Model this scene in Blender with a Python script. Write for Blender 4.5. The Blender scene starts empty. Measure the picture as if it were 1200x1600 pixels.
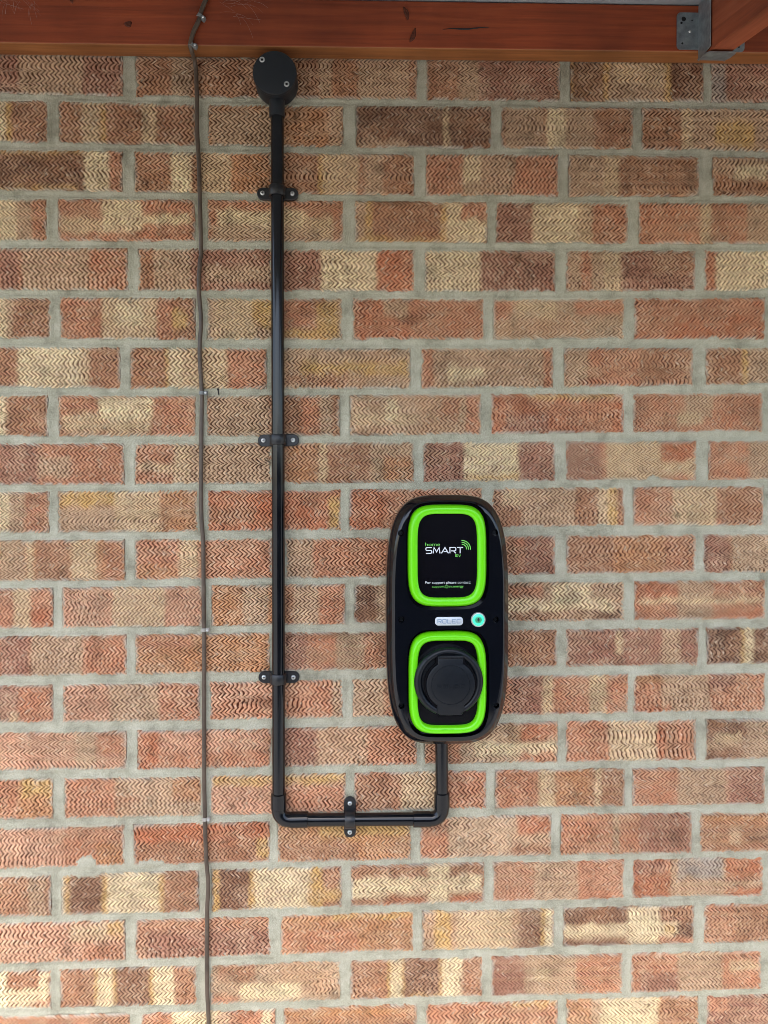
import bpy, bmesh, math, random
import numpy as np
from mathutils import Vector, Matrix

sc = bpy.context.scene
# ---------------------------------------------------------------- camera, light, exposure
cam_data = bpy.data.cameras.new('camera')
cam = bpy.data.objects.new('camera', cam_data)
sc.collection.objects.link(cam)
RIGHT = Vector((0.999355, -0.035807, -0.002811))
FWD = Vector((0.035752, 0.999207, -0.017552))
UP = Vector((0.003438, 0.017440, 0.999842))
m3 = Matrix((RIGHT, UP, -FWD)).transposed()
cam.matrix_world = Matrix.Translation((-0.04674, -1.16278, 0.07859)) @ m3.to_4x4()
cam_data.sensor_fit = 'VERTICAL'; cam_data.sensor_height = 36.0
cam_data.lens = 36.0 * 1155 / 1600
cam_data.clip_start = 0.02; cam_data.clip_end = 500
sc.camera = cam

SUN_EL, SUN_AZ = math.radians(61), math.radians(-18)      # azimuth from straight out of the wall, negative = left
world = bpy.data.worlds.new('World'); sc.world = world; world.use_nodes = True
wn = world.node_tree.nodes; wl = world.node_tree.links
sky = wn.new('ShaderNodeTexSky'); sky.sky_type = 'NISHITA'; sky.sun_disc = False
sky.sun_elevation = SUN_EL; sky.sun_rotation = math.pi - SUN_AZ
sky.air_density = 1.0; sky.dust_density = 3.0
wl.new(sky.outputs[0], wn['Background'].inputs[0]); wn['Background'].inputs[1].default_value = 0.15
sun_d = bpy.data.lights.new('sun', 'SUN'); sun_d.energy = 1.5; sun_d.angle = math.radians(20); sun_d.color = (1.0, 0.97, 0.92)
sun = bpy.data.objects.new('sun', sun_d); sc.collection.objects.link(sun)
to_sun = Vector((math.sin(SUN_AZ) * math.cos(SUN_EL), -math.cos(SUN_AZ) * math.cos(SUN_EL), math.sin(SUN_EL)))
sun.rotation_euler = to_sun.to_track_quat('Z', 'Y').to_euler()
sun.location = to_sun * 8
sc.view_settings.view_transform = 'Standard'; sc.view_settings.look = 'None'
sc.view_settings.gamma = 1.0; sc.view_settings.use_curve_mapping = False
sc.view_settings.exposure = 1.88
sc.cycles.filter_width = 0.8

C = sc.collection
rng = np.random.default_rng(7); random.seed(7)

# ---------------------------------------------------------------- helpers
def link(o, parent=None):
    C.objects.link(o)
    if parent is not None: o.parent = parent
    return o
def tag(o, label=None, cat=None, group=None, kind=None):
    if label: o['label'] = label
    if cat: o['category'] = cat
    if group: o['group'] = group
    if kind: o['kind'] = kind
    return o
def thing(name, label, cat, loc=(0, 0, 0), group=None, kind=None):
    o = bpy.data.objects.new(name, None); o.empty_display_size = 0.02; C.objects.link(o); o.location = loc
    return tag(o, label, cat, group, kind)
def mesh_np(name, V, F, mat, smooth=False, col=None):
    """V (n,3), F (m,4) quads (or list of polygons)"""
    me = bpy.data.meshes.new(name)
    if isinstance(F, np.ndarray):
        n, m = len(V), len(F); k = F.shape[1]
        me.vertices.add(n); me.vertices.foreach_set('co', np.asarray(V, np.float32).ravel())
        me.loops.add(m * k); me.loops.foreach_set('vertex_index', F.astype(np.int32).ravel())
        me.polygons.add(m); me.polygons.foreach_set('loop_start', np.arange(0, m * k, k, dtype=np.int32))
        me.polygons.foreach_set('loop_total', np.full(m, k, np.int32))
        me.update(calc_edges=True)
    else:
        me.from_pydata([tuple(v) for v in V], [], F); me.update()
    if smooth: me.polygons.foreach_set('use_smooth', np.ones(len(me.polygons), bool))
    if col is not None:
        a = me.color_attributes.new('tint', 'FLOAT_COLOR', 'POINT')
        a.data.foreach_set('color', np.asarray(col, np.float32).ravel())
    if mat: me.materials.append(mat)
    return me
def obj(name, me, parent=None, loc=None):
    o = bpy.data.objects.new(name, me)
    link(o, parent)
    if loc is not None: o.location = loc
    return o
def bm_obj(name, bm, mat, parent=None, smooth=False, loc=None, angle=None):
    bmesh.ops.recalc_face_normals(bm, faces=bm.faces)
    me = bpy.data.meshes.new(name); bm.to_mesh(me); bm.free()
    if smooth:
        me.polygons.foreach_set('use_smooth', np.ones(len(me.polygons), bool))
        if angle: me.set_sharp_from_angle(angle=math.radians(angle))
    me.materials.append(mat)
    return obj(name, me, parent, loc)
def add_box(bm, x0, x1, y0, y1, z0, z1, bevel=0.0, seg=2):
    vs = [bm.verts.new(p) for p in ((x0,y0,z0),(x1,y0,z0),(x1,y1,z0),(x0,y1,z0),(x0,y0,z1),(x1,y0,z1),(x1,y1,z1),(x0,y1,z1))]
    fs = [bm.faces.new([vs[i] for i in f]) for f in ((0,3,2,1),(4,5,6,7),(0,1,5,4),(1,2,6,5),(2,3,7,6),(3,0,4,7))]
    if bevel:
        es = list({e for f in fs for e in f.edges})
        bmesh.ops.bevel(bm, geom=es, offset=bevel, segments=seg, affect='EDGES', profile=0.5)
def loft(bm, rings, cap0=True, cap1=True, closed=True):
    L = [[bm.verts.new(p) for p in r] for r in rings]
    n = len(L[0])
    for a, b in zip(L[:-1], L[1:]):
        for i in range(n if closed else n - 1):
            j = (i + 1) % n
            bm.faces.new((a[i], a[j], b[j], b[i]))
    if cap0: bm.faces.new(L[0][::-1])
    if cap1: bm.faces.new(L[-1])
    return L
def lathe(bm, prof, centre=(0, 0, 0), n=32):
    """prof: (radius, depth out of the wall); axis = -y"""
    cx, cy, cz = centre
    rings = [[(cx + r * math.cos(2*math.pi*i/n), cy - d, cz + r * math.sin(2*math.pi*i/n)) for i in range(n)] for r, d in prof]
    loft(bm, rings)
def tube(bm, pts, r, n=12, caps=True):
    pts = [Vector(p) for p in pts]; rings = []
    prev = None
    for i, p in enumerate(pts):
        t = (pts[min(i+1, len(pts)-1)] - pts[max(i-1, 0)]).normalized()
        if prev is None:
            a = Vector((0, 1, 0)) if abs(t.y) < 0.9 else Vector((1, 0, 0))
            u = t.cross(a).normalized()
        else:
            u = (prev - t * prev.dot(t)).normalized()
        prev = u; v = t.cross(u)
        rr = r[i] if isinstance(r, (list, tuple)) else r
        rings.append([p + rr * (math.cos(2*math.pi*k/n) * u + math.sin(2*math.pi*k/n) * v) for k in range(n)])
    loft(bm, rings, caps, caps)
def sup(cx, cz, a, b, n, k=96):
    out = []
    for i in range(k):
        t = 2 * math.pi * i / k; c, s = math.cos(t), math.sin(t)
        r = (abs(c) ** n + abs(s) ** n) ** (-1.0 / n)
        out.append((cx + a * c * r, cz + b * s * r))
    return out
def ring3(o2, d): return [(x, -d, z) for x, z in o2]
def smooth_path(pts, sub=6):
    P = [Vector(p) for p in pts]; out = []
    for i in range(len(P) - 1):
        p0 = P[max(i-1, 0)]; p1 = P[i]; p2 = P[i+1]; p3 = P[min(i+2, len(P)-1)]
        for k in range(sub):
            t = k / sub
            out.append(0.5 * ((2*p1) + (p2-p0)*t + (2*p0-5*p1+4*p2-p3)*t*t + (3*p1-p0-3*p2+p3)*t**3))
    out.append(P[-1]); return out
def vnoise(x, z, scale, seed):
    """smooth value noise in 0..1 at points in millimetres"""
    g = np.random.default_rng(seed).random((257, 257))
    u = x / scale + 1000.37; v = z / scale + 1000.11
    iu = np.floor(u).astype(int); iv = np.floor(v).astype(int); fu = u - iu; fv = v - iv
    fu = fu*fu*(3-2*fu); fv = fv*fv*(3-2*fv); iu %= 256; iv %= 256
    return (g[iu, iv]*(1-fu)*(1-fv) + g[iu+1, iv]*fu*(1-fv) + g[iu, iv+1]*(1-fu)*fv + g[iu+1, iv+1]*fu*fv)

# ---------------------------------------------------------------- materials
def new_mat(name):
    m = bpy.data.materials.new(name); m.use_nodes = True
    return m, m.node_tree.nodes, m.node_tree.links, m.node_tree.nodes['Principled BSDF']
def nd(nodes, typ, **kw):
    n = nodes.new(typ)
    for k, v in kw.items():
        if k.startswith('_'): n.inputs[k[1:].replace('_', ' ')].default_value = v
        else: setattr(n, k, v)
    return n
def plain(name, col, rough=0.4, metal=0.0, bump=0.0, bscale=900, var=0.0, spec=0.5, coat=0.0, vscale=60):
    m, N, L, P = new_mat(name)
    P.inputs['Base Color'].default_value = (*col, 1); P.inputs['Roughness'].default_value = rough
    P.inputs['Metallic'].default_value = metal; P.inputs['Specular IOR Level'].default_value = spec
    P.inputs['Coat Weight'].default_value = coat; P.inputs['Coat Roughness'].default_value = 0.05
    co = nd(N, 'ShaderNodeTexCoord')
    if var:
        no = nd(N, 'ShaderNodeTexNoise', _Scale=vscale, _Detail=6.0, _Roughness=0.6); L.new(co.outputs['Object'], no.inputs['Vector'])
        rp = nd(N, 'ShaderNodeValToRGB'); e = rp.color_ramp.elements
        e[0].position = 0.3; e[0].color = (*[c * (1 - var) for c in col], 1); e[1].position = 0.7; e[1].color = (*[min(1, c * (1 + var)) for c in col], 1)
        L.new(no.outputs['Fac'], rp.inputs['Fac']); L.new(rp.outputs['Color'], P.inputs['Base Color'])
        mr = nd(N, 'ShaderNodeMapRange', _To_Min=max(0.02, rough - 0.1), _To_Max=rough + 0.12); L.new(no.outputs['Fac'], mr.inputs['Value']); L.new(mr.outputs['Result'], P.inputs['Roughness'])
    if bump:
        nb = nd(N, 'ShaderNodeTexNoise', _Scale=bscale, _Detail=4.0); L.new(co.outputs['Object'], nb.inputs['Vector'])
        b = nd(N, 'ShaderNodeBump', _Strength=bump, _Distance=0.0006); L.new(nb.outputs['Fac'], b.inputs['Height']); L.new(b.outputs['Normal'], P.inputs['Normal'])
    return m

def brick_material():
    m, N, L, P = new_mat('rustic_brick')
    P.inputs['Roughness'].default_value = 0.9; P.inputs['Specular IOR Level'].default_value = 0.25
    at = nd(N, 'ShaderNodeAttribute', attribute_name='tint')
    co = nd(N, 'ShaderNodeTexCoord')
    n1 = nd(N, 'ShaderNodeTexNoise', _Scale=420.0, _Detail=6.0, _Roughness=0.75); L.new(co.outputs['Object'], n1.inputs['Vector'])
    mr = nd(N, 'ShaderNodeMapRange', _From_Min=0.25, _From_Max=0.75, _To_Min=0.68, _To_Max=1.32); L.new(n1.outputs['Fac'], mr.inputs['Value'])
    mx = nd(N, 'ShaderNodeMix', data_type='RGBA', blend_type='MULTIPLY'); mx.inputs[0].default_value = 1.0
    L.new(at.outputs['Color'], mx.inputs[6]); L.new(mr.outputs['Result'], mx.inputs[7])
    # pale sand grains stuck in the face
    vo = nd(N, 'ShaderNodeTexVoronoi', _Scale=330.0); L.new(co.outputs['Object'], vo.inputs['Vector'])
    lt = nd(N, 'ShaderNodeMath', operation='LESS_THAN'); lt.inputs[1].default_value = 0.10; L.new(vo.outputs['Distance'], lt.inputs[0])
    mg = nd(N, 'ShaderNodeMath', operation='MULTIPLY'); mg.inputs[1].default_value = 0.35; L.new(lt.outputs[0], mg.inputs[0])
    m2 = nd(N, 'ShaderNodeMix', data_type='RGBA'); L.new(mg.outputs[0], m2.inputs[0]); L.new(mx.outputs[2], m2.inputs[6]); m2.inputs[7].default_value = (0.72, 0.60, 0.42, 1)
    L.new(m2.outputs[2], P.inputs['Base Color'])
    n2 = nd(N, 'ShaderNodeTexNoise', _Scale=1100.0, _Detail=4.0, _Roughness=0.7); L.new(co.outputs['Object'], n2.inputs['Vector'])
    b = nd(N, 'ShaderNodeBump', _Strength=0.55, _Distance=0.0008); L.new(n2.outputs['Fac'], b.inputs['Height']); L.new(b.outputs['Normal'], P.inputs['Normal'])
    return m
def mortar_material():
    m, N, L, P = new_mat('cement_mortar')
    P.inputs['Roughness'].default_value = 0.95; P.inputs['Specular IOR Level'].default_value = 0.2
    co = nd(N, 'ShaderNodeTexCoord')
    n1 = nd(N, 'ShaderNodeTexNoise', _Scale=22.0, _Detail=9.0, _Roughness=0.7); L.new(co.outputs['Object'], n1.inputs['Vector'])
    rp = nd(N, 'ShaderNodeValToRGB'); e = rp.color_ramp.elements
    e[0].position = 0.25; e[0].color = (0.225, 0.212, 0.148, 1); e[1].position = 0.72; e[1].color = (0.60, 0.575, 0.445, 1)
    x = e.new(0.48); x.color = (0.455, 0.435, 0.325, 1)
    L.new(n1.outputs['Fac'], rp.inputs['Fac'])
    n3 = nd(N, 'ShaderNodeTexNoise', _Scale=700.0, _Detail=3.0, _Roughness=0.8); L.new(co.outputs['Object'], n3.inputs['Vector'])
    mr = nd(N, 'ShaderNodeMapRange', _From_Min=0.3, _From_Max=0.7, _To_Min=0.60, _To_Max=1.30); L.new(n3.outputs['Fac'], mr.inputs['Value'])
    mx = nd(N, 'ShaderNodeMix', data_type='RGBA', blend_type='MULTIPLY'); mx.inputs[0].default_value = 1.0
    L.new(rp.outputs['Color'], mx.inputs[6]); L.new(mr.outputs['Result'], mx.inputs[7])
    L.new(mx.outputs[2], P.inputs['Base Color'])
    b = nd(N, 'ShaderNodeBump', _Strength=1.0, _Distance=0.0014); L.new(n3.outputs['Fac'], b.inputs['Height']); L.new(b.outputs['Normal'], P.inputs['Normal'])
    return m
def wood_material(name, dark, mid, light):
    m, N, L, P = new_mat(name)
    P.inputs['Roughness'].default_value = 0.55; P.inputs['Specular IOR Level'].default_value = 0.35
    co = nd(N, 'ShaderNodeTexCoord')
    mp = nd(N, 'ShaderNodeMapping'); mp.inputs['Scale'].default_value = (1.6, 40, 40); L.new(co.outputs['Object'], mp.inputs['Vector'])
    n1 = nd(N, 'ShaderNodeTexNoise', _Scale=3.0, _Detail=8.0, _Roughness=0.62, _Distortion=0.6); L.new(mp.outputs[0], n1.inputs['Vector'])
    rp = nd(N, 'ShaderNodeValToRGB'); e = rp.color_ramp.elements
    e[0].position = 0.28; e[0].color = (*dark, 1); e[1].position = 0.75; e[1].color = (*light, 1); x = e.new(0.5); x.color = (*mid, 1)
    L.new(n1.outputs['Fac'], rp.inputs['Fac'])
    n2 = nd(N, 'ShaderNodeTexNoise', _Scale=7.0, _Detail=5.0); L.new(co.outputs['Object'], n2.inputs['Vector'])
    mr = nd(N, 'ShaderNodeMapRange', _From_Min=0.3, _From_Max=0.7, _To_Min=0.7, _To_Max=1.25); L.new(n2.outputs['Fac'], mr.inputs['Value'])
    mx = nd(N, 'ShaderNodeMix', data_type='RGBA', blend_type='MULTIPLY'); mx.inputs[0].default_value = 1.0
    L.new(rp.outputs['Color'], mx.inputs[6]); L.new(mr.outputs['Result'], mx.inputs[7]); L.new(mx.outputs[2], P.inputs['Base Color'])
    b = nd(N, 'ShaderNodeBump', _Strength=0.35, _Distance=0.0012); L.new(n1.outputs['Fac'], b.inputs['Height']); L.new(b.outputs['Normal'], P.inputs['Normal'])
    return m
def emit_mat(name, col, strength, base):
    m, N, L, P = new_mat(name)
    P.inputs['Base Color'].default_value = (*base, 1); P.inputs['Roughness'].default_value = 0.2
    P.inputs['Emission Color'].default_value = (*col, 1); P.inputs['Emission Strength'].default_value = strength
    return m

M_BRICK = brick_material(); M_MORTAR = mortar_material()
M_BEAM = wood_material('stained_timber', (0.155, 0.034, 0.012), (0.235, 0.047, 0.016), (0.30, 0.070, 0.022))
M_BEAM2 = wood_material('yellower_timber_underside', (0.13, 0.045, 0.016), (0.23, 0.085, 0.026), (0.30, 0.12, 0.040))  # yellower timber tone, used on the beam's downward faces
M_GALV = plain('galvanised_steel', (0.30, 0.34, 0.36), 0.48, 0.75, 0.25, 300, 0.3, vscale=90)
M_PVC = plain('black_conduit_plastic', (0.004, 0.005, 0.007), 0.11, bump=0.02, bscale=300, spec=0.42, var=0.3, vscale=25)
M_BOX = plain('black_box_plastic', (0.010, 0.013, 0.017), 0.36, bump=0.08, bscale=700)
M_CLIP = plain('black_saddle_plastic', (0.007, 0.008, 0.010), 0.38, bump=0.05)
M_GLOSS = plain('gloss_black_shell', (0.0025, 0.0035, 0.006), 0.08, spec=0.42, coat=0.10)
M_SATIN = plain('satin_black_plastic', (0.005, 0.007, 0.010), 0.34, spec=0.28, bump=0.10, bscale=1200)
M_SCREEN = plain('black_display_panel', (0.003, 0.003, 0.005), 0.16, spec=0.3)
M_GREEN = plain('lime_green_plastic', (0.14, 0.66, 0.004), 0.26)
M_ZINC = plain('zinc_screw', (0.62, 0.64, 0.64), 0.32, 0.7)
M_GAP = plain('deep_gap', (0.002, 0.002, 0.003), 0.8, spec=0.1)
M_DARK = plain('dark_recess', (0.006, 0.006, 0.007), 0.6)
M_BADGE = plain('silver_badge', (0.50, 0.54, 0.58), 0.35, 0.15)
M_BADGETXT = plain('badge_print', (0.24, 0.32, 0.42), 0.4)
M_WHITETXT = plain('white_print', (0.62, 0.64, 0.68), 0.4)
M_GREENTXT = plain('green_print', (0.13, 0.50, 0.07), 0.4)
M_CABLE = plain('brown_cable_sheath', (0.080, 0.056, 0.038), 0.42, var=0.4, vscale=40)
M_CLEAR = plain('pale_clip_plastic', (0.36, 0.34, 0.30), 0.35)
M_GREYCLIP = plain('grey_clip_plastic', (0.17, 0.18, 0.18), 0.4)
M_LED = emit_mat('lit_teal_lens', (0.03, 0.85, 0.36), 0.38, (0.03, 0.40, 0.20))
M_ADDED_FENCE = plain('added_dark_fence', (0.045, 0.032, 0.024), 0.85, bump=0.3, bscale=60, var=0.3, vscale=9)
M_WEB = plain('cobweb_thread', (0.36, 0.25, 0.21), 0.7)
M_FELT = plain('grey_roof_sheet', (0.30, 0.34, 0.36), 0.6, var=0.25, vscale=20)
M_DRIVE = plain('driveway_concrete', (0.32, 0.31, 0.285), 0.9, bump=0.3, bscale=120, var=0.2, vscale=3)
M_GROUND = plain('gravelly_ground', (0.30, 0.29, 0.25), 0.95, var=0.25, vscale=1.5)

ROOF_L, ROOF_R, ROOF_OUT = 0.95, 2.6, 0.85

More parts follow.
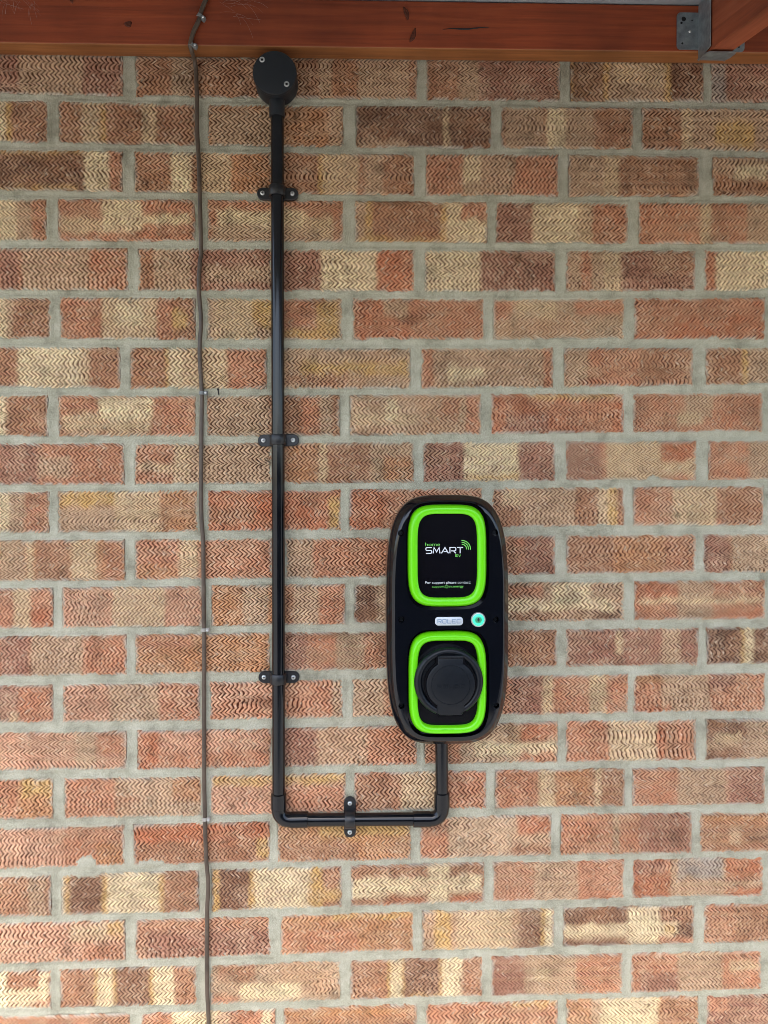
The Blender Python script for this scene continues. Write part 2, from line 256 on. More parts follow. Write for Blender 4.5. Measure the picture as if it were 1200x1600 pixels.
# course, left, right, top-left, top-right, bottom-left, bottom-right (mm), base colour, coloured bands (x0,x1,y0%,y1%)
TABLE = '''
0 -619.3 -406.3 763.0 762.7 702.0 701.3 P P28,57,-20,120 T57,154,-20,120 P154,213,-20,120
0 -385.9 -177.9 762.7 763.6 701.2 701.7 B T55,86,-20,120
0 -163.1 48.7 763.7 765.5 701.8 703.2 B T60,80,-20,120 T120,200,-20,120
0 63.8 273.6 765.6 767.4 703.3 704.6 B T51,83,-20,120 P83,205,-20,120
0 290.8 502.5 767.5 770.0 704.7 706.8 D Y0,64,-20,120 D3,54,-20,120 T61,156,-20,120 c69,151,0,60 Y151,161,-20,120 D161,202,-20,120
0 515.9 728.9 770.1 772.7 706.9 709.1 P g0,24,-20,120
1 -734.5 -521.5 692.3 690.7 628.4 627.9 B C85,152,-20,120 Y152,160,-20,120
1 -503.1 -296.5 690.6 689.2 627.9 627.4 B c35,64,-20,120 Y64,72,-20,120 c126,149,-20,120
1 -274.9 -67.3 689.3 690.6 627.4 627.6 O T4,112,10,100 t185,208,-20,120
1 -46.3 164.3 690.7 692.6 627.6 629.4 D c136,146,-20,120 T0,83,80,100 D93,133,-20,120
1 181.4 389.9 692.7 694.4 629.6 631.0 B T6,67,-20,120 C72,102,-20,120 T102,148,-20,120
1 405.3 618.3 694.5 695.9 631.0 631.2 B c64,83,-20,120 T83,202,-20,120 Y117,181,30,90
2 -620.6 -407.6 614.3 615.8 555.1 554.8 D Y18,154,0,9 Y18,144,90,100 C156,194,-20,120 R194,213,-20,120
2 -389.1 -178.7 615.9 616.6 554.8 554.5 B C57,88,-20,120 c100,149,-20,120 O149,210,-20,120
2 -162.9 43.4 616.7 617.2 554.5 554.5 B Y58,68,-20,120 c64,119,-20,120 T129,159,-20,120
2 62.5 270.7 617.4 619.6 554.6 555.7 R C59,87,0,100 T87,141,0,65 T59,135,65,100
2 288.0 496.0 619.8 619.4 555.8 558.2 B T0,57,-20,120 c57,81,-20,120 O103,196,82,100
2 518.8 731.8 619.3 618.7 558.4 561.1 B T0,89,0,50 C37,89,20,55
3 -738.0 -525.0 539.3 541.0 477.1 478.4 R C86,171,-20,120 T171,193,-20,120
3 -505.6 -297.6 541.2 542.9 478.5 479.8 R c4,67,45,80 C67,128,0,75 C128,204,35,62 r121,208,85,100
3 -276.9 -67.8 542.9 543.2 479.9 480.5 R C15,153,22,85 c153,193,35,100 T5,173,60,100
3 -48.9 158.2 543.3 544.1 480.6 481.2 B T2,17,-20,120 Y17,27,-20,120 Y0,135,90,100 Y135,144,-20,120 C144,207,38,100 C144,168,0,40 R168,207,0,38
3 173.3 382.2 544.2 545.5 481.2 482.4 R P0,55,-20,120 C58,131,-20,120 c131,154,-20,120
3 400.7 613.7 545.6 547.5 482.6 484.7 R c99,117,-20,120 T174,212,-20,120
4 -614.1 -401.1 465.1 467.1 402.6 403.4 R T53,126,-20,120 T126,155,-20,120 P20,48,-20,120
4 -384.5 -179.5 467.2 467.9 403.5 403.9 B T24,82,-20,120 P82,205,-20,120 T102,205,40,80
4 -163.7 43.1 467.9 468.0 403.9 404.5 R P0,63,-20,120 C62,150,-20,120 r150,207,-20,120
4 60.2 265.8 468.1 469.4 404.7 406.9 R C2,89,-20,120 P89,206,-20,120 D142,153,0,40
4 284.2 490.6 469.5 471.3 407.0 409.2 R T5,87,-20,120 R24,41,-20,120 c61,89,-20,120 P89,206,-20,120 B138,206,0,60
4 507.1 720.1 471.4 473.5 409.4 411.8 R r0,21,-20,120 C19,122,-20,120
5 -732.9 -519.9 389.5 390.2 328.4 328.1 B C80,149,-20,120 T147,157,-20,120
5 -504.3 -297.7 390.3 391.0 328.0 327.7 B c64,148,-20,120 C84,128,10,70 R0,62,-20,120 R148,172,-20,120 Y172,194,30,70
5 -278.9 -70.4 391.1 391.8 327.8 328.8 T c11,75,-20,120 Y69,105,5,70 R105,184,-20,120 Y170,204,15,100 Y120,175,75,100
5 -53.4 152.0 391.9 393.1 328.9 330.4 R r9,89,-20,120 T49,89,0,45
5 168.2 376.5 393.2 394.9 330.5 332.0 T R0,30,0,50 c40,101,5,45 R131,208,0,40
5 394.0 603.0 395.1 397.2 332.1 333.1 r R8,194,0,40
5 619.7 832.7 397.4 399.6 333.2 334.3 R 
6 -627.2 -414.2 314.5 314.0 252.7 251.8 B C58,155,-20,120 c155,167,-20,120 B167,213,-20,120
6 -397.6 -188.3 314.0 313.9 251.7 251.6 B Y55,60,-20,120 C59,81,-20,120 c81,149,-20,120 R152,209,-20,120
6 -170.4 36.7 313.9 314.5 251.7 252.6 T Y36,206,35,65 B11,111,65,90
6 54.9 262.9 314.6 316.2 252.8 255.4 B T21,194,-20,120 C41,102,50,80 R0,16,-20,120 R194,208,-20,120
6 281.3 487.1 316.4 317.3 255.7 258.8 R T0,39,-20,120 B121,206,-20,120 r29,60,85,100
6 509.9 722.9 317.4 318.4 259.2 262.8 B Y60,69,-20,120 T69,109,-20,120
7 -738.3 -525.3 239.9 239.7 177.7 177.7 B C83,151,-20,120 B151,213,-20,120
7 -507.8 -298.8 239.7 239.5 177.7 177.8 B c8,140,45,92 C62,145,0,60 R0,57,0,45 R145,209,-20,120
7 -280.0 -75.0 239.6 241.4 177.9 178.6 B T6,95,-20,120 R145,175,-20,120 T175,195,-20,120
7 -57.9 147.9 241.6 242.9 178.7 181.4 T c3,104,45,80 C55,75,10,70 B144,174,0,60 R184,206,-20,120
7 165.2 375.9 243.0 244.2 181.7 184.5 r P22,94,50,100 Y58,196,0,13
7 392.4 600.8 244.3 245.4 184.7 186.1 R T85,129,0,60 c72,114,50,85 r129,176,60,90
7 616.5 829.5 245.5 246.8 186.2 187.8 R 
8 -622.7 -409.7 164.8 165.5 102.7 103.0 R P25,83,-20,120 T83,132,30,80 R161,213,-20,120
8 -392.0 -181.2 165.6 166.2 103.0 103.7 R c60,88,-20,120 c4,63,50,70 T88,211,-20,120
8 -165.2 41.5 166.3 167.1 103.7 105.0 B O10,55,-20,120 c58,72,-20,120 B80,130,-20,120 T140,207,-20,120 O160,207,40,100
8 57.6 266.2 167.2 168.6 105.2 107.5 P C64,152,-20,120 Y67,152,86,100
8 284.6 494.0 168.7 169.4 107.8 108.2 R P0,56,-20,120 c65,154,-20,120 c154,209,50,90 r154,209,0,45
8 514.8 727.8 169.5 170.3 108.2 108.6 R T67,105,-20,120
9 -738.0 -525.0 90.3 91.2 28.2 28.7 O C81,154,-20,120 T154,178,-20,120 R178,213,-20,120
9 -510.3 -296.9 91.2 92.2 28.7 29.3 O Y4,107,0,40 c87,156,-20,120 T1,87,40,100
9 -280.0 -73.5 92.2 93.1 29.4 30.6 r B0,74,40,80 Y189,206,20,100
9 -59.5 148.8 93.2 94.6 30.6 33.4 R r0,54,-20,120
9 166.1 378.4 94.7 96.1 33.6 35.7 B c16,47,0,50 T47,134,-20,120 c170,191,-20,120 Y186,201,-20,120
9 392.8 602.8 96.1 97.1 35.7 35.5 R c64,135,-20,120 B145,210,-20,120
9 617.5 830.5 97.1 98.1 35.5 35.3 R 
10 -623.0 -410.0 15.6 16.0 -46.9 -46.2 O Y4,52,0,50 T23,62,-20,120 c64,76,-20,120 B80,130,-20,120 c132,170,0,100 R184,213,-20,120
10 -393.3 -182.0 16.1 16.5 -46.1 -45.4 R c68,98,-20,120 O-1,68,60,100
10 -160.0 41.2 16.5 17.2 -45.3 -44.2 R P-116,-96,-20,120 T1,44,-20,120 R54,201,-20,120
10 57.4 266.4 17.4 19.2 -43.9 -41.1 R P161,209,-20,120
10 285.9 493.7 19.3 19.8 -40.9 -40.6 R O76,159,-20,120 B0,76,-20,120
10 507.2 720.2 19.9 20.3 -40.6 -40.6 B P0,42,-20,120 T47,114,-20,120
11 -733.7 -520.7 -59.6 -58.2 -119.5 -119.2 R c154,180,-20,120 r180,211,50,100
11 -505.0 -291.0 -58.1 -56.7 -119.2 -118.9 S c77,158,-20,120 S158,214,-20,120
11 -275.1 -67.1 -56.6 -55.3 -118.9 -117.9 B O0,109,-20,120 T49,89,-20,120 T129,169,-20,120 R169,208,-20,120
11 -52.0 153.9 -55.2 -54.9 -117.8 -116.9 D T36,87,-20,120
11 170.2 377.8 -54.9 -54.7 -116.8 -115.9 T C20,192,45,72 R20,79,8,35 C94,156,0,60 D156,202,76,100 B28,89,75,100 T161,202,0,40
11 395.4 606.9 -54.7 -54.0 -115.8 -114.9 R r3,70,0,50 T70,128,-20,120 c8,206,42,58 r149,212,80,100
11 620.5 833.5 -54.0 -53.3 -114.8 -113.8 R 
12 -621.4 -408.4 -133.4 -132.5 -194.1 -193.6 R P20,64,-20,120 T67,147,-20,120 S148,152,-20,120 R153,213,-20,120
12 -393.6 -185.8 -132.4 -131.6 -193.5 -192.3 O R4,87,0,40
12 -168.8 41.9 -131.5 -130.8 -192.1 -190.4 R P2,42,-20,120 T87,133,-20,120
12 57.1 269.7 -130.8 -130.6 -190.3 -189.1 B 
12 285.1 498.6 -130.6 -129.8 -189.0 -188.5 P R-87,-15,-20,120 c80,93,10,70 P93,150,-20,120 T155,186,-20,120
12 513.2 726.2 -129.7 -128.8 -188.4 -187.9 D Y58,63,-20,120 C63,78,-20,120 D78,109,-20,120
13 -734.3 -521.3 -210.6 -209.5 -266.4 -267.1 P R161,210,-20,120 c148,159,70,100
13 -505.6 -295.1 -209.5 -208.3 -267.2 -267.8 S T70,149,-20,120 R149,210,-20,120
13 -279.1 -71.7 -208.2 -206.4 -267.7 -266.3 R S0,112,0,50 T192,207,-20,120
13 -55.5 153.8 -206.3 -204.5 -266.2 -265.3 R T0,50,-20,120
13 170.2 384.5 -204.4 -203.4 -265.3 -264.8 R c77,94,-20,120 P28,77,-20,120 c153,180,-20,120
13 394.8 607.9 -203.4 -203.7 -264.8 -264.8 R O4,67,0,30 T46,124,-20,120 r2,61,82,100 P124,166,0,40
13 621.5 834.5 -203.7 -204.1 -264.8 -264.8 R 
14 -622.7 -409.7 -282.8 -283.6 -341.7 -343.0 S T135,167,-20,120 R167,206,0,60
14 -391.9 -183.7 -283.7 -282.8 -343.1 -343.0 B r2,35,-20,120 S35,204,0,60 R35,204,60,100
14 -167.6 45.6 -282.7 -280.5 -343.0 -342.2 R P0,56,-20,120 t56,135,-20,120 R135,182,-20,120
14 58.8 270.9 -280.3 -277.6 -342.2 -342.0 T r154,212,0,45 R0,57,-20,120 C78,212,48,80 r154,212,80,100
14 285.3 495.1 -277.4 -277.9 -342.0 -341.8 R c69,148,-20,120 r148,161,-20,120 B161,210,-20,120 R182,202,-20,120
14 512.9 725.9 -278.0 -278.8 -341.7 -341.5 D T0,59,55,75 c12,59,35,55 T64,110,-20,120
15 -736.8 -523.8 -357.0 -356.8 -417.9 -418.1 O Y167,213,0,45 R133,162,-20,120
15 -505.1 -294.1 -356.8 -356.6 -418.2 -418.3 T R0,78,-20,120 B78,118,50,70 O167,211,0,60
15 -278.1 -67.2 -356.5 -355.0 -418.2 -416.3 S Y0,211,0,25 R110,211,40,100
15 -53.0 155.8 -354.8 -354.4 -416.2 -414.9 r B6,74,-20,120 c74,130,-20,120 T130,148,-20,120 R148,209,-20,120
15 171.2 379.7 -354.4 -354.8 -414.8 -414.4 B R0,68,-20,120 c70,97,-20,120 O97,156,-20,120 c161,171,-20,120
15 393.2 608.8 -354.9 -356.2 -414.5 -415.5 S R0,74,-20,120 T74,153,-20,120 P158,216,-20,120
15 622.5 835.5 -356.2 -357.6 -415.5 -416.6 R 
16 -628.0 -415.0 -434.4 -431.8 -496.7 -494.5 S R121,213,-20,120 O170,213,50,100
16 -399.1 -187.5 -431.7 -430.0 -494.4 -493.9 r B0,212,50,100 Y191,212,40,90
16 -174.4 35.1 -429.9 -428.7 -494.0 -494.2 O B0,127,50,100 Y66,210,0,40
16 51.4 260.8 -428.6 -426.8 -494.0 -491.9 T r155,209,0,45 R0,44,-20,120 B146,209,70,100
16 277.3 488.5 -426.7 -429.3 -491.8 -492.2 R T84,96,-20,120 P128,211,-20,120
16 504.2 717.2 -429.5 -432.9 -492.3 -493.1 B O0,120,0,25 T47,68,30,80
17 -741.4 -528.4 -512.7 -509.2 -571.0 -570.9 B T180,206,-20,120
17 -511.6 -299.2 -508.9 -505.5 -570.8 -570.5 D C0,6,-20,120 Y6,14,-20,120 D14,63,-20,120 Y63,72,-20,120 C71,154,-20,120 Y152,160,-20,120 B160,212,-20,120
17 -278.2 -73.8 -505.3 -503.4 -570.2 -567.3 D Y2,12,-20,120 D14,61,-20,120 Y59,69,-20,120 C67,155,-20,120 Y155,175,-20,120 B175,204,-20,120 Y150,204,55,85
17 -58.6 152.6 -503.3 -502.3 -567.1 -565.1 B C0,123,32,78 C123,157,0,100 C157,208,32,72 r52,123,85,100 r157,211,78,100
17 168.1 379.1 -502.3 -502.2 -565.0 -564.5 R T66,138,-20,120 R138,211,-20,120
17 393.7 606.6 -502.2 -503.1 -564.5 -565.8 r P3,53,0,40 T62,153,-20,120 g74,148,0,50 T95,213,55,75
17 621.4 834.4 -503.1 -504.0 -565.8 -567.2 R 
18 -627.3 -414.3 -583.1 -582.3 -645.7 -644.6 S c129,188,5,45 Y188,213,0,40 R148,213,60,100
18 -397.4 -187.3 -582.2 -580.6 -644.5 -643.0 R P18,210,30,100
18 -170.2 38.9 -580.4 -578.7 -642.8 -641.3 O R1,122,40,100 Y82,209,0,14
18 54.2 265.1 -578.6 -578.5 -641.3 -640.8 T Y20,46,-20,120 c56,144,-20,120 D156,191,-20,120 Y191,198,-20,120 C198,210,-20,120
18 281.6 493.4 -578.5 -578.4 -640.8 -641.0 D C0,187,42,78 C105,157,0,100 Y166,181,50,70 R157,212,80,100 B157,212,0,42
18 511.2 724.2 -578.4 -578.3 -641.1 -641.4 R B52,114,-20,120
19 -742.9 -529.9 -659.4 -658.4 -716.4 -718.0 B C76,147,-20,120 B147,196,0,48 C196,210,0,100 C135,194,50,90 R194,213,80,100
19 -515.1 -304.3 -658.3 -657.2 -718.1 -719.5 B B2,55,-20,120 Y53,59,-20,120 C58,83,-20,120 Y83,88,-20,120 D87,141,-20,120 Y139,145,-20,120 C145,178,-20,120 B178,211,-20,120
19 -281.2 -77.4 -657.0 -655.3 -719.3 -717.3 T B11,71,0,45 C46,142,55,90 R1,46,80,100
19 -60.2 149.5 -655.2 -654.5 -717.1 -717.7 B Y60,64,-20,120 C64,83,-20,120 Y83,87,-20,120 D86,143,-20,120 Y143,148,-20,120 C147,179,-20,120 B179,210,-20,120 Y94,145,92,100
19 166.0 376.4 -654.5 -654.7 -717.8 -718.5 R P1,73,-20,120 T53,136,-20,120 c68,94,30,60
19 392.1 604.4 -654.7 -655.8 -718.5 -717.9 R T76,150,-20,120 c161,208,30,55 P14,76,50,100
19 620.3 833.3 -655.9 -657.1 -717.8 -717.1 R 
20 -621.7 -408.7 -730.6 -730.7 -793.4 -794.0 R B161,213,-20,120
20 -389.8 -180.1 -730.7 -730.0 -794.0 -793.7 R C49,119,-20,120 T119,139,-20,120 R139,188,-20,120 C190,205,-20,120
20 -165.9 44.7 -729.9 -728.6 -793.6 -792.8 B O0,199,0,30
20 60.1 271.5 -728.5 -727.3 -792.7 -791.8 R Y138,211,0,14
20 287.1 501.4 -727.2 -727.2 -791.8 -792.2 O T40,61,-20,120 C56,150,-20,120 B156,214,-20,120
20 516.1 729.1 -727.2 -727.4 -792.3 -792.8 P R0,37,0,40
'''
# ---------------------------------------------------------------- ground
def sheet(name, x0, x1, y0, y1, z, mat):
    return tag(obj(name, mesh_np(name, [(x0,y0,z),(x1,y0,z),(x1,y1,z),(x0,y1,z)], [(0,1,2,3)], mat)), kind='structure')
GZ = -1.32
sheet('ground', -120, 120, -200, 60, GZ - 0.004, M_GROUND)
sheet('driveway', -5, 5, -9, -0.02, GZ, M_DRIVE)

# ---------------------------------------------------------------- unseen close-boarded fence, added to darken the charger's reflections
fence = thing('added_board_fence', 'unseen dark brown fence added opposite the brick wall to darken reflections', 'fence', (0, -3.6, GZ))
bm = bmesh.new(); add_box(bm, 0, .145, -.011, .011, .05, 1.78, .002, 1)
pale = bm_obj('added_fence_board', bm, M_ADDED_FENCE, fence); pale.location = (-1.1, 0, 0)
for i in range(1, 44):
    o = pale.copy(); C.objects.link(o); o.location = (-1.1 + i * .135, .006 * (i % 2), 0); o.rotation_euler = (0, 0, .03)
for z in (.25, .9, 1.55):
    bm = bmesh.new(); add_box(bm, -1.1, 4.85, .014, .06, z, z + .07, .003, 1); bm_obj('added_fence_rail', bm, M_ADDED_FENCE, fence)

# ---------------------------------------------------------------- the brick wall
PAL = {'R': (0.52, 0.215, 0.110), 'r': (0.49, 0.155, 0.066), 'S': (0.60, 0.31, 0.185), 'B': (0.40, 0.185, 0.095), 'O': (0.52, 0.235, 0.100),
       'P': (0.345, 0.150, 0.095), 'D': (0.215, 0.095, 0.050), 'T': (0.505, 0.335, 0.200), 't': (0.57, 0.36, 0.21),
       'C': (0.80, 0.655, 0.39), 'c': (0.67, 0.49, 0.28), 'Y': (0.60, 0.37, 0.12), 'g': (0.36, 0.31, 0.26)}
MORT = np.array((0.50, 0.475, 0.39))
def brick_mesh(xl, xr, ztl, ztr, zbl, zbr, base, bands, seed, fine=True):
    """a wire-cut brick face: every zigzag drag mark is real relief, with shade painted into its cuts. All in millimetres."""
    g = np.random.default_rng(seed)
    period = g.uniform(6.3, 7.2); A = g.uniform(7.2, 9.2)
    H = (ztl + ztr - zbl - zbr) / 2
    # stroke rows; on some bricks the lower rows are squashed together
    hs = []; tot = 0; squash = g.random() < 0.55; sq0 = g.uniform(0.45, 0.75)
    while tot < H - 2.5:
        f = tot / H
        h = g.uniform(5.8, 7.3)
        if squash and f > sq0: h = g.uniform(3.6, 5.2)
        hs.append(h); tot += h
    hs = np.array(hs) * (H / tot)
    vs, zig, sidx = [0.0], [0.0], [0]; flip = int(g.integers(2)); cur = A * flip; zig[0] = cur; acc = 0
    for k, h in enumerate(hs):
        way = -1 if (k + flip) % 2 else 1
        nxt = cur + way * A * min(1.05, h / 6.6)
        for t in (0.5, 1.0):
            vs.append(acc + h * t); zig.append(cur + (nxt - cur) * t); sidx.append(k if t < 1 else -1)
        acc += h; cur = nxt
    v = np.array(vs); zg = np.array(zig); nr = len(v)
    n = int((xr - xl) / period) + 2
    prof = np.array([0.0, 0.15, -0.10, -2.0, -2.0, -0.25]); K = 6
    offs = np.array([0.0, 0.26, 0.46, 0.56, 0.82, 0.92])
    depth = g.uniform(0.95, 1.35) * (0.62 if g.random() < 0.18 else 1.0)
    ii = np.arange(-3 * K, (n + 2) * K); cellx = (ii // K + offs[ii % K]) * period
    X = xl + cellx[None, :] + zg[:, None]
    # slow wander of the comb, per-row jitter, and torn flakes
    X = X + (vnoise(X + seed * 37.1, np.repeat(v[:, None], X.shape[1], 1) * 1.0, 40, seed) - 0.5) * 3.0
    tear = g.uniform(0.2, 1.0) * np.clip((vnoise(X, np.repeat(v[:, None], X.shape[1], 1), 42, seed + 61) - 0.42) * 3.5, 0, 1)
    X = X + g.normal(0, 0.25, (nr, 1)) + g.normal(0, 1.0, X.shape) * (0.22 + 0.55 * tear) + np.repeat(g.normal(0, 1.5, (nr, 1)), X.shape[1], 1) * tear
    Vn = np.repeat((v / H)[:, None], X.shape[1], 1)
    u = np.clip((X - xl) / (xr - xl), 0, 1)
    Z = (ztl + (ztr - ztl) * u) * (1 - Vn) + (zbl + (zbr - zbl) * u) * Vn
    Z = Z + g.normal(0, 0.30, Z.shape) * 0.8
    jl = xl + g.uniform(-0.6, 1.3, (nr, 1)); jr = xr - g.uniform(-0.6, 1.3, (nr, 1))
    edge_top = np.zeros_like(Z); edge_top[0] = g.uniform(-1.2, 1.0, X.shape[1]); edge_top[-1] = g.uniform(-1.0, 1.2, X.shape[1])
    Z = Z + edge_top
    Xc = np.clip(X, jl, jr)
    worn = np.clip((vnoise(X, Z, 33, seed + 71) - 0.12) * 3.6, 0.68, 1.0) * np.clip(0.70 + 0.70 * vnoise(X, Z, 7, seed + 72), 0.65, 1.2)
    pr = prof[ii % K][None, :] * depth * (worn if g.random() < 0.5 else np.clip(worn + 0.35, 0, 1.15))
    torn = vnoise(X + 11 * seed, Z, 9, seed + 5)
    Hh = pr * (0.55 + 0.75 * torn) + (vnoise(X, Z, 55, seed + 9) - 0.5) * 1.2 + g.normal(0, 0.16, X.shape)
    knots = np.array([s == -1 for s in sidx])[:, None]
    Hh = Hh - knots * g.uniform(0, 0.75, X.shape) * (vnoise(X, Z, 16, seed + 3) > 0.35)
    ed = np.minimum(np.minimum(Xc - xl, xr - Xc), np.minimum(Vn * H, (1 - Vn) * H))
    pit = (g.random(X.shape) < 0.0022)
    pit[:, 1:] |= pit[:, :-1] & (g.random(pit[:, 1:].shape) < 0.7); pit[1:] |= pit[:-1] & (g.random(pit[1:].shape) < 0.35)
    Hh = Hh - np.clip(2.2 - ed, 0, 2.2) * 0.45 - pit * 1.6
    # ---- the fired colours of the face, with shade painted into the cuts
    wx = X - xl + g.normal(0, 0.5, X.shape) + (vnoise(X, Z, 7, seed + 21) - 0.5) * 4
    wv = Vn * 100 + (vnoise(X, Z, 14, seed + 22) - 0.5) * 16
    col = np.zeros(X.shape + (3,)); col[:] = PAL[base]
    big = vnoise(X, Z, 38, seed + 31)[..., None]; small = vnoise(X * 0.7, Z, 6, seed + 32)[..., None]
    col = col * (0.84 + 0.32 * big)
    alt = np.array(PAL['T' if base in 'RSOPr' else 'O'])
    col = col + (alt - col) * np.clip((vnoise(X, Z * 2.2, 45, seed + 33)[..., None] - 0.5) * 1.2, 0, 0.28)
    for b in bands:
        q = PAL[b[0]]; x0, x1, y0, y1 = [float(t) for t in b[1:].split(',')]
        sx = 1.3 if (x1 - x0) < 25 else 1.9
        w = 1 / (1 + np.exp(-(wx - x0) / sx * 2.2)) * 1 / (1 + np.exp((wx - x1) / sx * 2.2))
        w = w * 1 / (1 + np.exp(-(wv - y0) / 3.0)) * 1 / (1 + np.exp((wv - y1) / 3.0))
        w = w[..., None] * (0.80 + 0.2 * small)
        col = col + (np.array(q) * (0.9 + 0.2 * big) - col) * w
    col = col * (0.80 + 0.40 * small) * g.uniform(0.94, 1.06)
    # pale fired skin on the crests; each cut darkened by bare clay and painted shade
    cut_shade = np.clip((-pr - 0.25) / 0.75, 0, 1)[..., None] * (0.65 + 0.35 * np.clip(torn * 1.7 - 0.1, 0, 1))[..., None]
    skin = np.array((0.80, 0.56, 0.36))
    col = col + (skin - col) * (1 - cut_shade) * (0.08 + 0.28 * vnoise(X, Z, 20, seed + 51) * vnoise(X, Z, 6, seed + 52) * 2.0)[..., None]
    col = col + (col * np.array((0.20, 0.125, 0.10)) - col) * cut_shade * 0.97
    soot = np.clip((vnoise(X, Z, 26, seed + 43) - 0.78) * 4, 0, 1)[..., None] * 0.35
    col = col * (1 - soot)
    col = np.where(pit[..., None], col * 0.25, col)
    grain = (g.random(X.shape) < 0.02)[..., None]
    col = np.where(grain, col + (np.array((0.78, 0.66, 0.48)) - col) * 0.7, col)
    sm = vnoise(X, Z, 8, seed + 41) * 0.75 + vnoise(X, Z, 3.2, seed + 42) * 0.35
    smear = np.clip(1.25 - ed / 3.6, 0, 1) * np.clip((sm - 0.46) * 5.0, 0, 1)
    col = col + (MORT - col) * smear[..., None] * 0.85
    rgba = np.concatenate([np.clip(col, 0.01, 0.9), np.ones(X.shape + (1,))], -1)
    nc = X.shape[1]
    Y = -Hh
    # side skirts going back into the wall
    def pad(a, t0, t1):  # rows
        return np.concatenate([t0, a, t1], 0)
    Xp = pad(Xc, Xc[:1], Xc[-1:]); Zp = pad(Z, Z[:1], Z[-1:]); Yp = pad(Y, Y[:1] * 0 + 14, Y[-1:] * 0 + 14); Cp = pad(rgba, rgba[:1], rgba[-1:])
    Xp = np.concatenate([Xp[:, :1], Xp, Xp[:, -1:]], 1); Zp = np.concatenate([Zp[:, :1], Zp, Zp[:, -1:]], 1)
    Yp = np.concatenate([Yp[:, :1] * 0 + 14, Yp, Yp[:, -1:] * 0 + 14], 1); Cp = np.concatenate([Cp[:, :1], Cp, Cp[:, -1:]], 1)
    R_, C_ = Xp.shape
    V = np.stack([Xp, Yp, Zp], -1).reshape(-1, 3)
    idx = np.arange(R_ * C_).reshape(R_, C_)
    F = np.stack([idx[:-1, :-1], idx[1:, :-1], idx[1:, 1:], idx[:-1, 1:]], -1).reshape(-1, 4)
    return V / 1000.0, F, Cp.reshape(-1, 4)

wall = thing('brick_wall', 'rustic red and cream brick wall with zigzag drag marks and grey mortar', 'wall', (0, 0, 0))
rows = []
for ln in TABLE.strip().split('\n'):
    t = ln.split(); q = [float(x) + e for x, e in zip(t[1:7], (-.7, .7, .7, .7, -.7, -.7))]; rows.append((int(t[0]), *q, t[7], t[8:]))
bycourse = {}
for r in rows: bycourse.setdefault(r[0], []).append(r)
SPECS = [('R', []), ('B', ['C60,100,-20,120']), ('O', []), ('R', ['c40,80,-20,120', 'C120,150,-20,120']), ('P', []), ('S', []), ('B', ['T80,150,-20,120']), ('r', [])]
k = 0
for c in list(bycourse):                       # one more brick beyond each side of the frame
    L0 = min(bycourse[c], key=lambda r: r[1]); R0 = max(bycourse[c], key=lambda r: r[2])
    for s in (-1, 1):
        e = L0 if s < 0 else R0
        sl = (e[4] - e[3]); sb = (e[6] - e[5])
        x0 = e[1] - 227 if s < 0 else e[2] + 14
        sp = SPECS[int(rng.integers(len(SPECS)))]
        z = e[3] + s * sl if s < 0 else e[4]
        zb = e[5] + s * sb if s < 0 else e[6]
        bycourse[c].append((c, x0, x0 + 213, z, z + sl, zb, zb + sb, sp[0], sp[1]))
for c in (-1, -2, -3, 21, 22):
    src = bycourse[(0 if c % 2 == 0 else 1) if c < 0 else (19 if c == 21 else 20)]
    dz = {-1: 2, -2: 2, -3: 4, 21: -2, 22: -2}[c] * 75.0
    bycourse[c] = []
    for e in src:
        sp = SPECS[int(rng.integers(len(SPECS)))]
        bycourse[c].append((c, e[1], e[2], e[3] + dz, e[4] + dz, e[5] + dz, e[6] + dz, sp[0], sp[1]))
nb = 0
for c in sorted(bycourse):
    for r in sorted(bycourse[c], key=lambda r: r[1]):
        nb += 1
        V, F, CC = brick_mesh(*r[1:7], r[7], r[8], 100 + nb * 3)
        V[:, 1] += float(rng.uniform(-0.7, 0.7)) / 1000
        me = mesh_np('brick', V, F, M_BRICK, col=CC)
        obj('brick', me, wall)

# mortar: one sheet, tooled hollow in the joints, smeared over the brick edges here and there
X0, X1, Z0, Z1, ST = -960.0, 960.0, -955.0, 985.0, 2.7
gx = np.arange(X0, X1, ST); gz = np.arange(Z0, Z1, ST)
# finer only where seen: in view every 2.7 mm, outside coarser
gx = np.concatenate([np.arange(X0, -680, 9.0), np.arange(-680, 720, ST), np.arange(720, X1, 9.0)])
gz = np.concatenate([np.arange(Z0, -840, 7.0), np.arange(-840, 800, ST), np.arange(800, Z1, 7.0)])
GX, GZm = np.meshgrid(gx, gz)
PATCHES = ((-473, -499, 20, 18), (425, 107, 11, 9), (523, 331, 9, 7), (-372, -493, 22, 6), (588, 256, 22, 6))
E_ = np.full(GX.shape, -20.0)                  # signed distance into the nearest brick
for c in bycourse:
    for r in bycourse[c]:
        _, xl, xr, ztl, ztr, zbl, zbr = r[:7]
        ix = np.where((gx > xl - 20) & (gx < xr + 20))[0]; zlo, zhi = min(zbl, zbr) - 20, max(ztl, ztr) + 20
        iz = np.where((gz > zlo) & (gz < zhi))[0]
        if len(ix) == 0 or len(iz) == 0: continue
        sl = np.ix_(iz, ix); x = GX[sl]; z = GZm[sl]; u = (x - xl) / (xr - xl)
        zt = ztl + (ztr - ztl) * u; zb = zbl + (zbr - zbl) * u
        e = np.minimum(np.minimum(x - xl, xr - x), np.minimum(zt - z, z - zb))
        E_[sl] = np.maximum(E_[sl], e)
n1 = vnoise(GX, GZm, 9, 51); n2 = vnoise(GX, GZm, 30, 52); n3 = vnoise(GX, GZm, 90, 53); n4 = vnoise(GX, GZm, 4.5, 54)
lap = -0.7 + 3.2 * np.clip(n1 * 0.6 + n2 * 0.5 + n4 * 0.45 - 0.52, 0, 1) * 1.7
